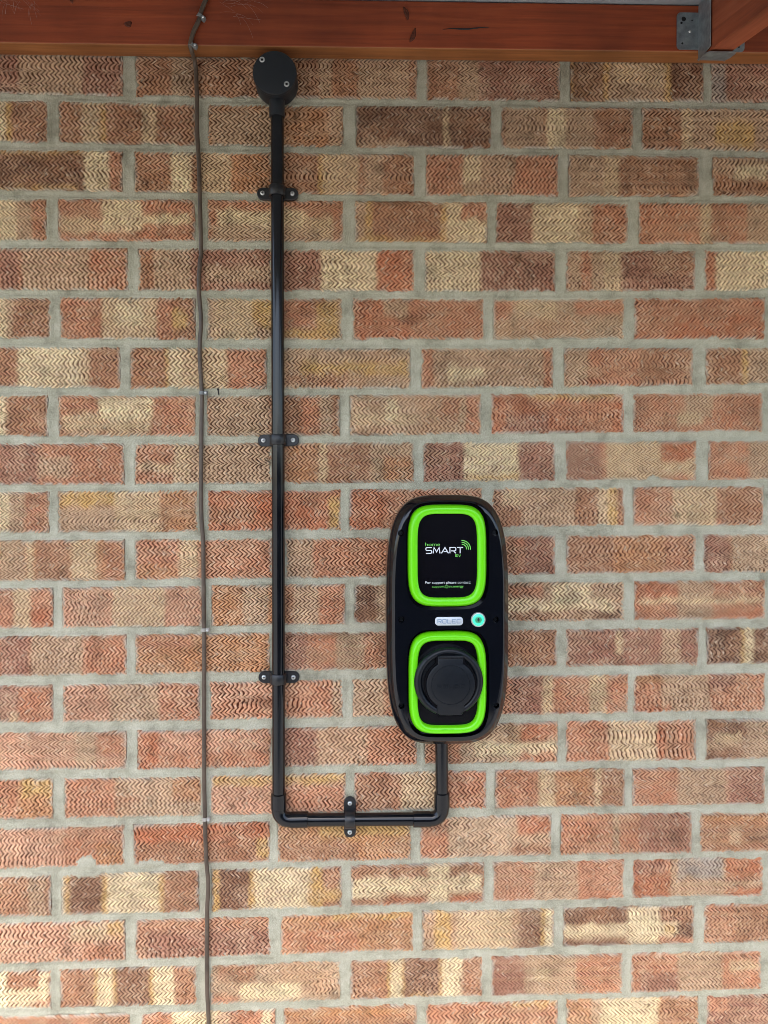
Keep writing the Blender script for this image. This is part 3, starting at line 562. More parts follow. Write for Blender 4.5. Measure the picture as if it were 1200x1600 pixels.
for px_, pz_, rx, rz in PATCHES:
    d = ((GX - px_) / rx) ** 2 + ((GZm - pz_) / rz) ** 2 + (n1 - 0.5) * 1.1 + (n4 - 0.5) * 0.5
    lap = np.where(d < 1, 40.0, lap)
Hm = -0.9 + (n2 - 0.5) * 1.2 + (n1 - 0.5) * 0.7 + (n4 - 0.5) * 0.9 + np.random.default_rng(5).normal(0, 0.20, GX.shape) - 1.3 * (np.random.default_rng(6).random(GX.shape) < 0.006)
Hm = Hm - np.clip(-E_ / 5.5, 0, 1) ** 1.0 * (1.3 + 1.2 * n3)
Hm = np.where(E_ > lap, np.maximum(Hm - (E_ - lap) * 1.6, -9.0), Hm + np.clip(lap - 30, 0, 1) * 1.8)
V = np.stack([GX, -Hm, GZm], -1).reshape(-1, 3) / 1000.0
idx = np.arange(GX.size).reshape(GX.shape)
F = np.stack([idx[:-1, :-1], idx[:-1, 1:], idx[1:, 1:], idx[1:, :-1]], -1).reshape(-1, 4)
# flat pointing beyond the sheet
for (a0, a1, b0, b1) in ((-2.94, -.962, GZ, 1.84), (.962, 2.94, GZ, 1.84), (-.962, .962, GZ, -.957), (-.962, .962, .987, 1.84)):
    bm = bmesh.new(); add_box(bm, a0, a1, .0026, .0105, b0, b1); bm_obj('pointing', bm, M_MORTAR, wall)
obj('mortar', mesh_np('mortar', V, F, M_MORTAR, smooth=True), wall)

# brickwork out of the frame: plain joined geometry down to the ground and to both sides
def far_bricks():
    V = []; F = []; Cc = []
    def brick(xa, xb, zt, zb):
        k = len(V); y = random.uniform(-.001, .001)
        for yy, i in ((y, .0), (.012, 0)):
            for (xx, zz) in ((xa, zt), (xb, zt), (xb, zb), (xa, zb)): V.append((xx / 1000, yy, zz / 1000))
        F.extend([(k+3, k+2, k+1, k), (k, k+1, k+5, k+4), (k+2, k+3, k+7, k+6), (k+1, k+2, k+6, k+5), (k+3, k, k+4, k+7)])
        cc = np.array(PAL[random.choice('RRSBOPTcR')]) * random.uniform(0.5, 0.66)
        Cc.extend([(*cc, 1)] * 8)
    for c in range(-14, 33):
        if c in bycourse:
            lo = min(bycourse[c], key=lambda r: r[1]); hi = max(bycourse[c], key=lambda r: r[2])
            x = lo[1] - 13
            while x > -2900: brick(x - 213, x, lo[3], lo[5]); x -= 226
            x = hi[2] + 13
            while x < 2900: brick(x, x + 213, hi[4], hi[6]); x += 226
        else:
            zt = 763 - 75 * c
            if zt - 64 < GZ * 1000: continue
            x = -2900 + (113 if c % 2 else 0)
            while x < 2900: brick(x, x + 213, zt, zt - 63); x += 226
    return mesh_np('brickwork', np.array(V), np.array(F), M_BRICK, col=np.array(Cc))
tag(obj('brickwork', far_bricks(), wall), kind='stuff')
bm = bmesh.new(); add_box(bm, -2.95, 2.95, 0.0105, 0.22, GZ - 0.1, 1.85)
bm_obj('wall_core', bm, M_MORTAR, wall)

# ---------------------------------------------------------------- canopy: wall beam, rafter, hanger, roof
SL = math.atan2(0.007, 1.2)
beam = thing('timber_beam', 'red-brown stained horizontal timber beam along the top of the brick wall', 'beam', (0, 0, 0.7606))
beam.rotation_euler = (0, -SL, 0)
bm = bmesh.new(); add_box(bm, -2.6, 2.6, -0.034, -0.003, 0.0, 0.071, 0.0022, 3)
bo = bm_obj('board', bm, M_BEAM, beam)
bo.data.materials.append(M_BEAM2)
for f in bo.data.polygons:
    if f.normal.z < -0.3: f.material_index = 1
# shrinkage crack and knots on its face
bm = bmesh.new()
pts = [(0.085 + 0.07 * t, -0.0343, 0.0285 + 0.0035 * t + 0.0008 * math.sin(9 * t)) for t in np.linspace(0, 1, 12)]
tube(bm, pts, [0.0002 + 0.0011 * math.sin(math.pi * i / 11) for i in range(12)], 6)
bm_obj('crack', bm, M_DARK, beam)
def knot(x, z, rx, rz, rot):
    bm = bmesh.new()
    rings = []
    for s, d in ((1, 0.03405), (0.8, 0.0352), (0.45, 0.0349), (0.15, 0.0345)):
        ring = []
        for i in range(18):
            a = 2 * math.pi * i / 18; r = s * (1 + 0.15 * math.sin(3 * a + x * 50))
            px, pz = rx * r * math.cos(a), rz * r * math.sin(a)
            ring.append((x + px * math.cos(rot) - pz * math.sin(rot), -d, z + px * math.sin(rot) + pz * math.cos(rot)))
        rings.append(ring)
    loft(bm, rings)
    bm_obj('knot', bm, M_KNOT, beam, True)
M_KNOT = wood_material('dark_knot', (0.045, 0.013, 0.006), (0.09, 0.022, 0.009), (0.15, 0.036, 0.014))
knot(-0.386, 0.030, 0.0055, 0.0045, 0.2); knot(0.030, 0.052, 0.0035, 0.010, 0.3); knot(0.040, 0.019, 0.0035, 0.011, -0.35)
knot(-0.470, 0.066, 0.003, 0.007, 0.5)

RA = math.radians(14)
rafter = thing('rafter', 'red-brown stained sloping rafter held in the steel hanger', 'rafter', (0.4975, -0.036, 0.7535))
rafter.rotation_euler = (RA, 0, 0)          # local -y runs out and downhill
bm = bmesh.new(); add_box(bm, -0.0175, 0.0185, -2.1, 0.0, 0.0, 0.072, 0.002, 2)
M_RAFT = wood_material('stained_rafter', (0.15, 0.040, 0.020), (0.27, 0.070, 0.030), (0.34, 0.105, 0.048))
for n in M_RAFT.node_tree.nodes:
    if n.type == 'MAPPING': n.inputs['Scale'].default_value = (26, 1.2, 34)
bm_obj('board', bm, M_RAFT, rafter)

hanger = thing('joist_hanger', 'galvanised steel joist hanger nailed to the timber beam', 'joist hanger', (0.4975, -0.034, 0.7535))
def plate(name, *a, bev=0.0005):
    bm = bmesh.new(); add_box(bm, *a, bev, 1); return bm_obj(name, bm, M_GALV, hanger)
def corner_plate(name, x0, x1, z0, z1, r, corners):
    """front plate with rounded outer corners, 1.4 mm thick, lying on the beam"""
    o = []
    for (cx, cz, a0, on) in ((x1, z1, 0, corners[0]), (x0, z1, 90, corners[1]), (x0, z0, 180, corners[2]), (x1, z0, 270, corners[3])):
        if not on: o.append((cx, cz)); continue
        sx = -1 if cx == x1 else 1; sz = -1 if cz == z1 else 1
        for k in range(6):
            a = math.radians(a0 + 90 * k / 5); o.append((cx + sx * r + r * math.cos(a), cz + sz * r + r * math.sin(a)))
    bm = bmesh.new(); loft(bm, [[(x, -0.0008, z) for x, z in o], [(x, -0.0022, z) for x, z in o]]); return bm_obj(name, bm, M_GALV, hanger)
corner_plate('flange', -0.0535, -0.0195, 0.012, 0.068, 0.006, (0, 1, 1, 0))
corner_plate('flange', 0.0205, 0.052, 0.010, 0.068, 0.006, (1, 0, 0, 1))
plate('side_plate', -0.0205, -0.0192, -0.042, -0.0022, -0.006, 0.078)
plate('side_plate', 0.0192, 0.0205, -0.042, -0.0022, -0.006, 0.068)
bm = bmesh.new()                                            # seat strap, with a turned-down lip
rs = []
for (y, z, xa) in ((-0.002, -0.0025, 0.0215), (-0.014, -0.006, 0.0225), (-0.030, -0.0095, 0.0225), (-0.040, -0.0125, 0.0200)):
    rs.append([(-xa, y, z), (xa, y, z), (xa, y, z - 0.0014), (-xa, y, z - 0.0014)])
loft(bm, rs); bm_obj('seat_strap', bm, M_GALV, hanger)
for (x, z, r) in ((-0.0335, 0.039, 0.0022), (0.040, 0.022, 0.0018)):
    bm = bmesh.new(); lathe(bm, [(r, 0.0021), (r, 0.0030), (r * 0.6, 0.0038), (0.0003, 0.0040)], (x, 0, z), 12); bm_obj('nail', bm, M_ZINC, hanger, True)
for (x, z, r) in ((-0.043, 0.058, 0.0035), (-0.0465, 0.052, 0.0018), (-0.045, 0.021, 0.0016), (-0.030, 0.056, 0.0012), (0.043, 0.017, 0.0015)):
    bm = bmesh.new(); lathe(bm, [(r, 0.0021), (r, 0.00235), (r * 0.9, 0.0024)], (x, 0, z), 12); bm_obj('nail_hole', bm, M_DARK, hanger)

roof = thing('canopy_roof', 'pale grey canopy roof sheet lying on top of the beam and rafter', 'roof', (0, -0.030, 0.8335))
roof.rotation_euler = (RA, -SL, 0)
bm = bmesh.new(); add_box(bm, -ROOF_L, ROOF_R, -ROOF_OUT, 0.028, 0.0, 0.012); bm_obj('roof_sheet', bm, M_FELT, roof)

# ---------------------------------------------------------------- conduit
def PV(x, z, d): return (x / 1000, -d / 1000, z / 1000)
PD = 13.5
VX, VB, HX = -169.8, -420.5, 83.4
def pxy(x, z): return PV(x, z, PD)
conduit = thing('conduit', 'glossy black round conduit run bent under the wall charger', 'conduit', (0, 0, 0))
def pipe(name, pts, r, n=28, mat=None, parent=None):
    bm = bmesh.new(); tube(bm, pts, r, n); return bm_obj(name, bm, mat or M_PVC, parent or conduit, True, angle=50)
pipe('pipe', [pxy(-167.6, 690), pxy(-168.5, 400), pxy(-169.6, 0), pxy(-171.0, -392)], 0.0100)
pipe('pipe', [pxy(-158, -421.8), pxy(66, -424.0)], 0.0100)
pipe('pipe', [pxy(84.2, -408), pxy(83.6, -270)], 0.0100)
def elbow(x, z, sx):
    R_ = 17.0; pts = []
    e = None
    for k in range(13):
        a = math.radians(90 * k / 12)
        pts.append(pxy(x + sx * R_ * (1 - math.cos(a)), z + R_ * (1 - math.sin(a))))
    e = pipe('elbow', [pxy(x, z + R_ + 12)] + pts + [pxy(x + sx * (R_ + 8), z)], 0.0113)
    for (p, q) in (((x, z + R_ + 1), (x, z + R_ + 25)), ((x + sx * (R_ + 1), z), (x + sx * (R_ + 29), z))):
        bm = bmesh.new()
        a = Vector(pxy(*p)); b = Vector(pxy(*q)); t = (b - a).normalized()
        tube(bm, [a, a + t * 0.0006, b - t * 0.0007, b], [0.0113, 0.0122, 0.0122, 0.0113], 28)
        bm_obj('collar', bm, M_PVC, e, True, angle=40)
elbow(-171.2, -421.4, 1); elbow(84.2, -424.2, -1)

def screw(parent, x, z, d, r, name='screw', ring=False):
    bm = bmesh.new()
    if ring: lathe(bm, [(r, d), (r, d + .0012), (r * .85, d + .0020), (r * .55, d + .0020), (r * .45, d + .0006)], (x, 0, z), 20)
    else: lathe(bm, [(r, d), (r, d + .0008), (r * .75, d + .0018), (r * .35, d + .0022)], (x, 0, z), 16)
    s = bm_obj(name, bm, M_ZINC, parent, True, angle=50)
    bm = bmesh.new()
    if ring: lathe(bm, [(r * .46, d + .0005), (r * .46, d + .0009)], (x, 0, z), 12)
    else:
        w = r * .13; q = r * .45
        add_box(bm, x - q, x + q, -(d + .0024), -(d + .0018), z - w, z + w); add_box(bm, x - w, x + w, -(d + .00243), -(d + .00183), z - q, z + q)
    bm_obj('recess', bm, M_DARK, s)
    return s
# round junction box
jb = thing('junction_box', 'round black junction box screwed shut at the top of the conduit', 'junction box', (-0.169, 0, 0.7195))
bm = bmesh.new(); lathe(bm, [(.0325, 0.001), (.0325, .026), (.0315, .0285), (.0315, .030)], n=56); bm_obj('base', bm, M_BOX, jb, True, angle=40)
bm = bmesh.new(); lathe(bm, [(.0322, .0302), (.0330, .0308), (.0330, .0345), (.0322, .0358), (.0300, .0364), (.002, .0368)], n=56); lid = bm_obj('lid', bm, M_BOX, jb, True, angle=40)
screw(lid, -0.0185, 0.0185, .0358, .0041, ring=True); screw(lid, 0.0180, -0.0172, .0358, .0041, ring=True)
bm = bmesh.new(); tube(bm, [(0.0008, -.0135, -.020), (0.0009, -.0135, -.0535), (0.0009, -.0135, -.0548), (0.0009, -.0135, -.0555)], [.0119, .0119, .0117, .0104], 28); bm_obj('spout', bm, M_BOX, jb, True, angle=40)

def make_saddle():
    t = thing('conduit_saddle', 'x', 'saddle')
    bm = bmesh.new()
    def stad(s, d, w=0.0):
        o = []
        for c0, a0 in ((.0228, -90), (-.0228, 90)):
            for k in range(13):
                a = math.radians(a0 + 180 * k / 12); o.append((c0 + (.0092 - w) * math.cos(a), -d, (.0092 - w) * math.sin(a)))
        return o
    loft(bm, [stad(1, .0005), stad(1, .0048), stad(1, .0056, .0008)])
    bm_obj('base', bm, M_CLIP, t, True, angle=35)
    bm = bmesh.new(); rings = []
    for k in range(-2, 19):
        a = math.radians(min(max(k, 0), 16) * 180 / 16)
        def pt(r, z):
            x, dd = r * math.cos(a), .0135 + r * math.sin(a)
            if k < 0: dd = .0135 + (.0045 - .0135) * (-k / 2); x = r
            if k > 16: dd = .0135 + (.0045 - .0135) * ((k - 16) / 2); x = -r
            return (x, -dd, z)
        rings.append([pt(.0101, -.0078), pt(.0122, -.0078), pt(.0128, -.0070), pt(.0128, .0070), pt(.0122, .0078), pt(.0101, .0078)])
    loft(bm, rings); bm_obj('strap', bm, M_CLIP, t, True, angle=40)
    screw(t, -.0233, .0003, .0054, .0036); screw(t, .0225, 0, .0054, .0036)
    return t
def copy_tree(o, parent=None):
    c = o.copy(); C.objects.link(c)
    if parent is not None: c.parent = parent
    for ch in list(o.children): copy_tree(ch, c)
    return c
sad = make_saddle()
SADS = [(-168.6, 551.7, 0, 'black conduit saddle on the upright pipe, nearest below the round junction box'),
        (-169.4, 170.5, 1.0, 'black conduit saddle halfway up the upright pipe, second below the round box'),
        (-170.6, -200.0, -0.5, 'black conduit saddle on the upright pipe beside the charger socket'),
        (-60.4, -423.0, 90, 'black conduit saddle turned upright on the horizontal pipe below the charger')]
for i, (x, z, a, lab) in enumerate(SADS):
    o = sad if i == 0 else copy_tree(sad)
    o.location = (x / 1000, 0, z / 1000); o.rotation_euler = (0, math.radians(-a), 0)
    tag(o, lab, 'saddle', 'saddles holding the black conduit')

# ---------------------------------------------------------------- old brown cable and its clips
CAB = [(-293.4, 752.1, 30), (-293.0, 745, 7), (-291.6, 699.9, 5), (-291.8, 651.0, 4), (-289.3, 592.4, 4), (-288.6, 553.2, 4), (-287.2, 464.8, 4), (-288.8, 445.1, 5), (-290.6, 405.8, 6), (-288.0, 356.5, 4),
       (-290.3, 307.1, 5), (-288.2, 257.7, 4), (-287.6, 237.9, 4), (-288.9, 158.6, 4), (-289.6, 59.2, 4), (-287.0, 9.4, 4), (-286.9, -40.5, 4), (-286.6, -140.5, 4),
       (-287.3, -240.8, 4), (-288.0, -341.4, 4), (-287.4, -422.1, 4), (-285.5, -482.8, 6), (-282.3, -523.4, 7), (-284.6, -563.9, 5), (-286.1, -645.2, 4), (-285.5, -696.1, 5), (-283.8, -747.1, 4), (-284.1, -830, 4), (-285, -1000, 4), (-284, -1300, 4)]
top = [(-262, 845, 39), (-268.5, 828, 39), (-277.0, 808, 38), (-281.0, 793, 38), (-288.0, 778.7, 38), (-292.4, 765.3, 38), (-294.2, 757, 36)]
bm = bmesh.new(); tube(bm, smooth_path([PV(x, z, d) for x, z, d in top + CAB], 5), 0.0033, 10)
tag(bm_obj('cable', bm, M_CABLE, None, True), 'thin old brown cable hanging down the brick wall left of the conduit', 'cable')
def cable_clip(x, z, d, rot, mat, lab, nail=1):
    t = thing('cable_clip', lab, 'cable clip', (x / 1000, -d / 1000, z / 1000), 'clips pinning the brown cable')
    t.rotation_euler = (0, math.radians(rot), 0)
    bm = bmesh.new(); rings = []
    for k in range(9):
        a = math.radians(180 * k / 8)
        rings.append([(.0036 * math.cos(a), -.0036 * math.sin(a), -.0028), (.0047 * math.cos(a), -.0047 * math.sin(a), -.0024), (.0047 * math.cos(a), -.0047 * math.sin(a), .0024), (.0036 * math.cos(a), -.0036 * math.sin(a), .0028)])
    loft(bm, rings); hood = bm_obj('hood', bm, mat, t, True, angle=40)
    bm = bmesh.new(); add_box(bm, .0038, .0092, -.0042, .004, -.0030, .0030, .0008, 2); bm_obj('nail_boss', bm, mat, t, True, angle=40)
    bm = bmesh.new(); lathe(bm, [(.0017, .0040), (.0019, .0052), (.0012, .0060), (.0003, .0061)], (.0066, 0, 0), 12); bm_obj('nail', bm, M_ZINC, t, True)
cable_clip(-279.5, 800.0, 37, 35, M_GREYCLIP, 'grey cable clip on the face of the timber beam')
cable_clip(-293.0, 758.5, 35, 20, M_GREYCLIP, 'grey cable clip at the bottom edge of the timber beam')
cable_clip(-287.4, 243.5, 4.5, 0, M_GREYCLIP, 'grey cable clip on the brick joint beside the small rusty nail')
cable_clip(-286.9, -124.5, 4.5, 0, M_CLEAR, 'clear pale cable clip left of the third conduit saddle')
cable_clip(-287.4, -421.5, 4.5, 0, M_CLEAR, 'white cable clip level with the horizontal conduit, lowest on the cable')
bm = bmesh.new(); tube(bm, [(-.2624, .004, .2415), (-.2618, -.004, .2432), (-.2612, -.010, .2480)], [.0008, .0011, .0011], 8)
lathe(bm, [(.0018, .010), (.0018, .0108)], (-.2612, 0, .2484), 10)
tag(bm_obj('nail', bm, M_DARK, None), 'small rusty nail sticking out of the mortar right of the cable', 'nail')

# ---------------------------------------------------------------- the wall charger
ch = thing('wall_charger', 'black and lime green electric car charger with a round socket flap', 'charger', (0.0850, 0, -0.0995))
def dep(bm, outs): loft(bm, outs)
def place_ring(cx, cz, a, b, n, d, k=128): return ring3(sup(cx, cz, a, b, n, k), d)
HA, HB, HN = .0902, .1838, 3.8
bm = bmesh.new()
rs = [place_ring(0, 0, HA - .004, HB - .004, HN, .004), place_ring(0, 0, HA - .001, HB - .001, HN, .008), place_ring(0, 0, HA, HB, HN, .020), place_ring(0, 0, HA + .0005, HB + .0005, HN, .060)]
for ins, d in ((.0003, .0805), (.0010, .0830), (.0020, .0850), (.0082, .0938), (.0094, .0950), (.0110, .0959), (.0130, .0963), (.0150, .0965)):
    rs.append(place_ring(0, 0, HA + .0005 - ins, HB + .0005 - ins, HN, d))
loft(bm, rs)
shell = bm_obj('housing', bm, M_GLOSS, ch, True, angle=40)
FD = .0965                                                     # front face depth
UPC, LOC = (-.0016, .0954), (-.0012, -.0902)                # ring centres
UR, LR = (.0578, .0745), (.0574, .0752)                       # ring half sizes
def cutter(cx, cz, a, b, n, d0, d1):
    bm = bmesh.new(); loft(bm, [place_ring(cx, cz, a, b, n, d0, 96), place_ring(cx, cz, a, b, n, d1, 96)])
    bmesh.ops.recalc_face_normals(bm, faces=bm.faces)
    me = bpy.data.meshes.new('cut'); bm.to_mesh(me); bm.free(); o = bpy.data.objects.new('cut', me); C.objects.link(o); o.parent = ch; return o
HOLES = [(-.0692, .1286), (.0679, .1288), (-.0687, .0032), (.0690, .0020), (-.0690, -.1227), (.0698, -.1238)]
cuts = [cutter(*UPC, UR[0] + .0030, UR[1] + .0035, 4.4, FD - .012, FD + .02), cutter(*LOC, LR[0] + .0030, LR[1] + .0035, 4.4, FD - .016, FD + .02)]
cuts += [cutter(x, z, .0044, .0044, 2, FD - .014, FD + .02) for x, z in HOLES]
for c_ in cuts:
    md = shell.modifiers.new('cut', 'BOOLEAN'); md.operation = 'DIFFERENCE'; md.object = c_; md.solver = 'EXACT'
bv = shell.modifiers.new('edge', 'BEVEL'); bv.width = .0018; bv.segments = 4; bv.limit_method = 'ANGLE'; bv.angle_limit = math.radians(50)
bpy.context.view_layer.update()
dg = bpy.context.evaluated_depsgraph_get()
me = bpy.data.meshes.new_from_object(shell.evaluated_get(dg), depsgraph=dg)
shell.modifiers.clear(); shell.data = me
for c_ in cuts: bpy.data.objects.remove(c_, do_unlink=True)
me.polygons.foreach_set('use_smooth', np.ones(len(me.polygons), bool)); me.set_sharp_from_angle(angle=math.radians(35))
wm = shell.modifiers.new('weighted', 'WEIGHTED_NORMAL'); wm.keep_sharp = True; wm.weight = 100; wm.mode = 'FACE_AREA'
for (x, z) in HOLES:
    bm = bmesh.new(); lathe(bm, [(.0034, FD - .0135), (.0034, FD - .0090), (.0028, FD - .0082), (.0004, FD - .0080)], (x, 0, z), 20); s = bm_obj('screw', bm, M_SATIN, ch, True, angle=40)

def trim(cx, cz, ao, bo, ai, bi, n_o, n_i):
    """lime ring: sloped outer flank, flat face, small inner lip"""
    bm = bmesh.new(); K = 128
    prof = [(0.0, FD - .010, 0), (.0006, FD - .0030, 0), (.0040, FD + .0050, 0), (.0056, FD + .0060, 0), (None, FD + .0050, .0022), (None, FD + .0036, .0004), (None, FD - .006, 0)]
    rings = []
    for ins, d, w in prof:
        if ins is not None: rings.append(place_ring(cx, cz, ao - ins, bo - ins, n_o, d, K))
        else: rings.append(place_ring(cx, cz, ai + w, bi + w, n_i, d, K))
    L = [[bm.verts.new(p) for p in r] for r in rings]
    L.append(L[0])
    for a, b in zip(L[:-1], L[1:]):
        for i in range(K): bm.faces.new((a[i], a[(i+1) % K], b[(i+1) % K], b[i]))
    return bm_obj('trim_ring', bm, M_GREEN, ch, True, angle=55)
t_up = trim(*UPC, *UR, .0434, .0608, 4.2, 5.0)
t_lo = trim(*LOC, *LR, .0440, .0626, 4.2, 5.0)

# stroke lettering
GLY = {'S': [[(1, 1), (.15, 1), (0, .88), (0, .62), (.12, .5), (.88, .5), (1, .38), (1, .12), (.85, 0), (0, 0)]], 'M': [[(0, 0), (0.12, 1), (.5, .25), (.88, 1), (1, 0)]],
       'A': [[(0, 0), (.5, 1), (1, 0)], [(.3, .3), (.78, .3)]], 'R': [[(0, 0), (0, 1), (.85, 1), (1, .88), (1, .55), (.85, .42), (.2, .42)], [(.6, .42), (1, 0)]], 'T': [[(0, 1), (1, 1)], [(.5, 1), (.5, 0)]],
       'O': [[(.12, 0), (0, .12), (0, .88), (.12, 1), (.88, 1), (1, .88), (1, .12), (.88, 0), (.12, 0)]], 'L': [[(0, 1), (0, 0), (1, 0)]],
       'E': [[(1, 1), (0, 1), (0, 0), (1, 0)], [(0, .5), (.85, .5)]], 'C': [[(1, 1), (.12, 1), (0, .88), (0, .12), (.12, 0), (1, 0)]], 'V': [[(0, 1), (.5, 0), (1, 1)]]}
def strokes(text, x0, x1, z0, z1, w, gap, widths=None):
    bm = bmesh.new(); n = len(text); ws = widths or [1.0] * n
    unit = (x1 - x0 - gap * (n - 1)) / sum(ws); x = x0
    for chh, wk in zip(text, ws):
        for line in GLY[chh]:
            P = [Vector((x + px * unit * wk, 0, z0 + pz * (z1 - z0))) for px, pz in line]
            lft, rgt = [], []
            for i, p in enumerate(P):
                d1 = (P[i] - P[i-1]).normalized() if i else None; d2 = (P[i+1] - P[i]).normalized() if i < len(P) - 1 else None
                closed = (P[0] - P[-1]).length < 1e-7
                if closed and i in (0, len(P) - 1): d1 = (P[-1] - P[-2]).normalized(); d2 = (P[1] - P[0]).normalized()
                d = ((d1 or d2) + (d2 or d1)).normalized(); nn = Vector((-d.z, 0, d.x))
                s = 1.0 / max(0.5, nn.dot(Vector((-(d1 or d2).z, 0, (d1 or d2).x))))
                lft.append(p + nn * w / 2 * s); rgt.append(p - nn * w / 2 * s)
            a = [bm.verts.new(p) for p in lft]; b = [bm.verts.new(p) for p in rgt]
            for i in range(len(P) - 1): bm.faces.new((a[i], a[i+1], b[i+1], b[i]))
        x += unit * wk + gap
    return bm
def solidify_flat(bm, d, th):
    """flat lettering in the xz plane -> thin raised lettering at depth d"""
    bmesh.ops.recalc_face_normals(bm, faces=bm.faces)
    r = bmesh.ops.extrude_face_region(bm, geom=list(bm.faces))
    for v in bm.verts: v.co.y = -d
    for e in r['geom']:
        if isinstance(e, bmesh.types.BMVert): e.co.y = -(d + th)
    return bm
def font_mesh(text, x0, x1, z0, z1, d, th, mat, parent, bold=0.0):
    cu = bpy.data.curves.new('lettering', 'FONT'); cu.body = text; cu.size = 1.0; cu.offset = bold; cu.resolution_u = 3
    o = bpy.data.objects.new('lettering', cu); C.objects.link(o); bpy.context.view_layer.update()
    dg = bpy.context.evaluated_depsgraph_get(); me0 = bpy.data.meshes.new_from_object(o.evaluated_get(dg), depsgraph=dg)
    bpy.data.objects.remove(o, do_unlink=True)
    bm = bmesh.new(); bm.from_mesh(me0)
    xs_ = [v.co.x for v in bm.verts]; ys_ = [v.co.y for v in bm.verts]; ax, bx, ay, by = min(xs_), max(xs_), min(ys_), max(ys_)
    for v in bm.verts:
        v.co = Vector((x0 + (v.co.x - ax) / (bx - ax) * (x1 - x0), 0, z0 + (v.co.y - ay) / (by - ay) * (z1 - z0)))
    bmesh.ops.dissolve_limit(bm, angle_limit=0.01, verts=list(bm.verts), edges=list(bm.edges))
    bmesh.ops.triangulate(bm, faces=list(bm.faces))
    solidify_flat(bm, d, th)
    return bm_obj('lettering', bm, mat, parent)

# display window
DD = FD - .0035
bm = bmesh.new(); loft(bm, [place_ring(*UPC, .0452, .0626, 5.0, DD - .002, 96), place_ring(*UPC, .0452, .0626, 5.0, DD, 96)])
disp = bm_obj('display_panel', bm, M_SCREEN, ch)
ox, oz = .0850, -.0995
def W(x, z): return (x / 1000 - ox, z / 1000 - oz)
def letters(text, xa, xb, zb, zt, w, gap, mat, parent, d, th=.00015, widths=None):
    x0, z0 = W(xa, zb); x1, z1 = W(xb, zt)
    bm = strokes(text, x0 + w/2, x1 - w/2, z0 + w/2, z1 - w/2, w, gap, widths); solidify_flat(bm, d, th); return bm_obj('lettering', bm, mat, parent)
def fontw(text, xa, xb, zb, zt, mat, parent, d, bold=0.0, th=.00015):
    x0, z0 = W(xa, zb); x1, z1 = W(xb, zt); return font_mesh(text, x0, x1, z0, z1, d, th, mat, parent, bold)
DL = DD + .0001
fontw('home', 51.4, 72.9, 9.9, 15.2, M_GREENTXT, disp, DL, .004)
letters('SMART', 51.5, 107.3, -1.3, 8.6, .0015, .0021, M_WHITETXT, disp, DL, widths=[1, 1.15, 1.2, 1, 1])
letters('EV', 95.0, 103.4, -5.9, -2.2, .0008, .0012, M_GREENTXT, disp, DL)
fontw('For support please contact:', 51.4, 117.5, -46.0, -41.0, M_WHITETXT, disp, DL, .004)
fontw('support@ev.energy', 61.6, 107.3, -51.6, -46.6, M_GREENTXT, disp, DL, .004)
bm = bmesh.new()
for r in (.0060, .0088, .0116):
    cx, cz = W(105.0, 5.6); n = 14
    P = [(cx + r * math.cos(math.radians(-6 + 100 * i / n)), cz + r * math.sin(math.radians(-6 + 100 * i / n))) for i in range(n + 1)]
    Q = [(cx + (r + .0014) * math.cos(math.radians(-6 + 100 * i / n)), cz + (r + .0014) * math.sin(math.radians(-6 + 100 * i / n))) for i in range(n + 1)]
    a = [bm.verts.new((x, 0, z)) for x, z in P]; b = [bm.verts.new((x, 0, z)) for x, z in Q]
    for i in range(n): bm.faces.new((a[i], a[i+1], b[i+1], b[i]))
solidify_flat(bm, DL, .00015); bm_obj('signal_mark', bm, M_GREENTXT, disp)

# badge and lit button
bxc, bzc = W(85.4, -98.9)
bm = bmesh.new()
def stadium(cx, cz, hw, hh, r, d):
    o = []
    for sx, sz, a0 in ((1, 1, 0), (-1, 1, 90), (-1, -1, 180), (1, -1, 270)):
        for k in range(8):
            a = math.radians(a0 + 90 * k / 7); o.append((cx + sx * (hw - r) + r * math.cos(a), -d, cz + sz * (hh - r) + r * math.sin(a)))
    return o
loft(bm, [stadium(bxc, bzc, .0204, .0062, .0048, FD - .001), stadium(bxc, bzc, .0204, .0062, .0048, FD + .0008), stadium(bxc, bzc, .0199, .0057, .0044, FD + .0012)])
badge = bm_obj('badge', bm, M_BADGE, ch, True, angle=40)
letters('ROLEC', 68.4, 102.6, -102.2, -95.6, .0011, .0018, M_BADGETXT, badge, FD + .00121, .0002)
lx, lz = W(127.9, -97.1)
bm = bmesh.new(); lathe(bm, [(.0108, FD - .001), (.0108, FD + .0014), (.0100, FD + .0026), (.0088, FD + .0028), (.0084, FD + .0016)], (lx, 0, lz), 40); btn = bm_obj('indicator_button', bm, M_ZINC, ch, True, angle=40)
bm = bmesh.new(); lathe(bm, [(.0085, FD + .0012), (.0085, FD + .0019), (.0058, FD + .0030), (.0050, FD + .0030)], (lx, 0, lz), 40); bm_obj('lit_lens', bm, M_LED, btn, True, angle=40)
bm = bmesh.new(); lathe(bm, [(.0050, FD + .0020), (.0050, FD + .0031), (.0042, FD + .0034)], (lx, 0, lz), 30); bm_obj('push_pad', bm, plain('button_green', (0.05, 0.34, 0.18), 0.25), btn, True, angle=40)
bm = bmesh.new()
add_box(bm, lx - .0007, lx + .0007, -(FD + .0039), -(FD + .0034), lz - .0022, lz + .0028); add_box(bm, lx - .0018, lx + .0018, -(FD + .00385), -(FD + .00335), lz - .0006, lz + .0008)
bm_obj('pad_mark', bm, M_DARK, btn)

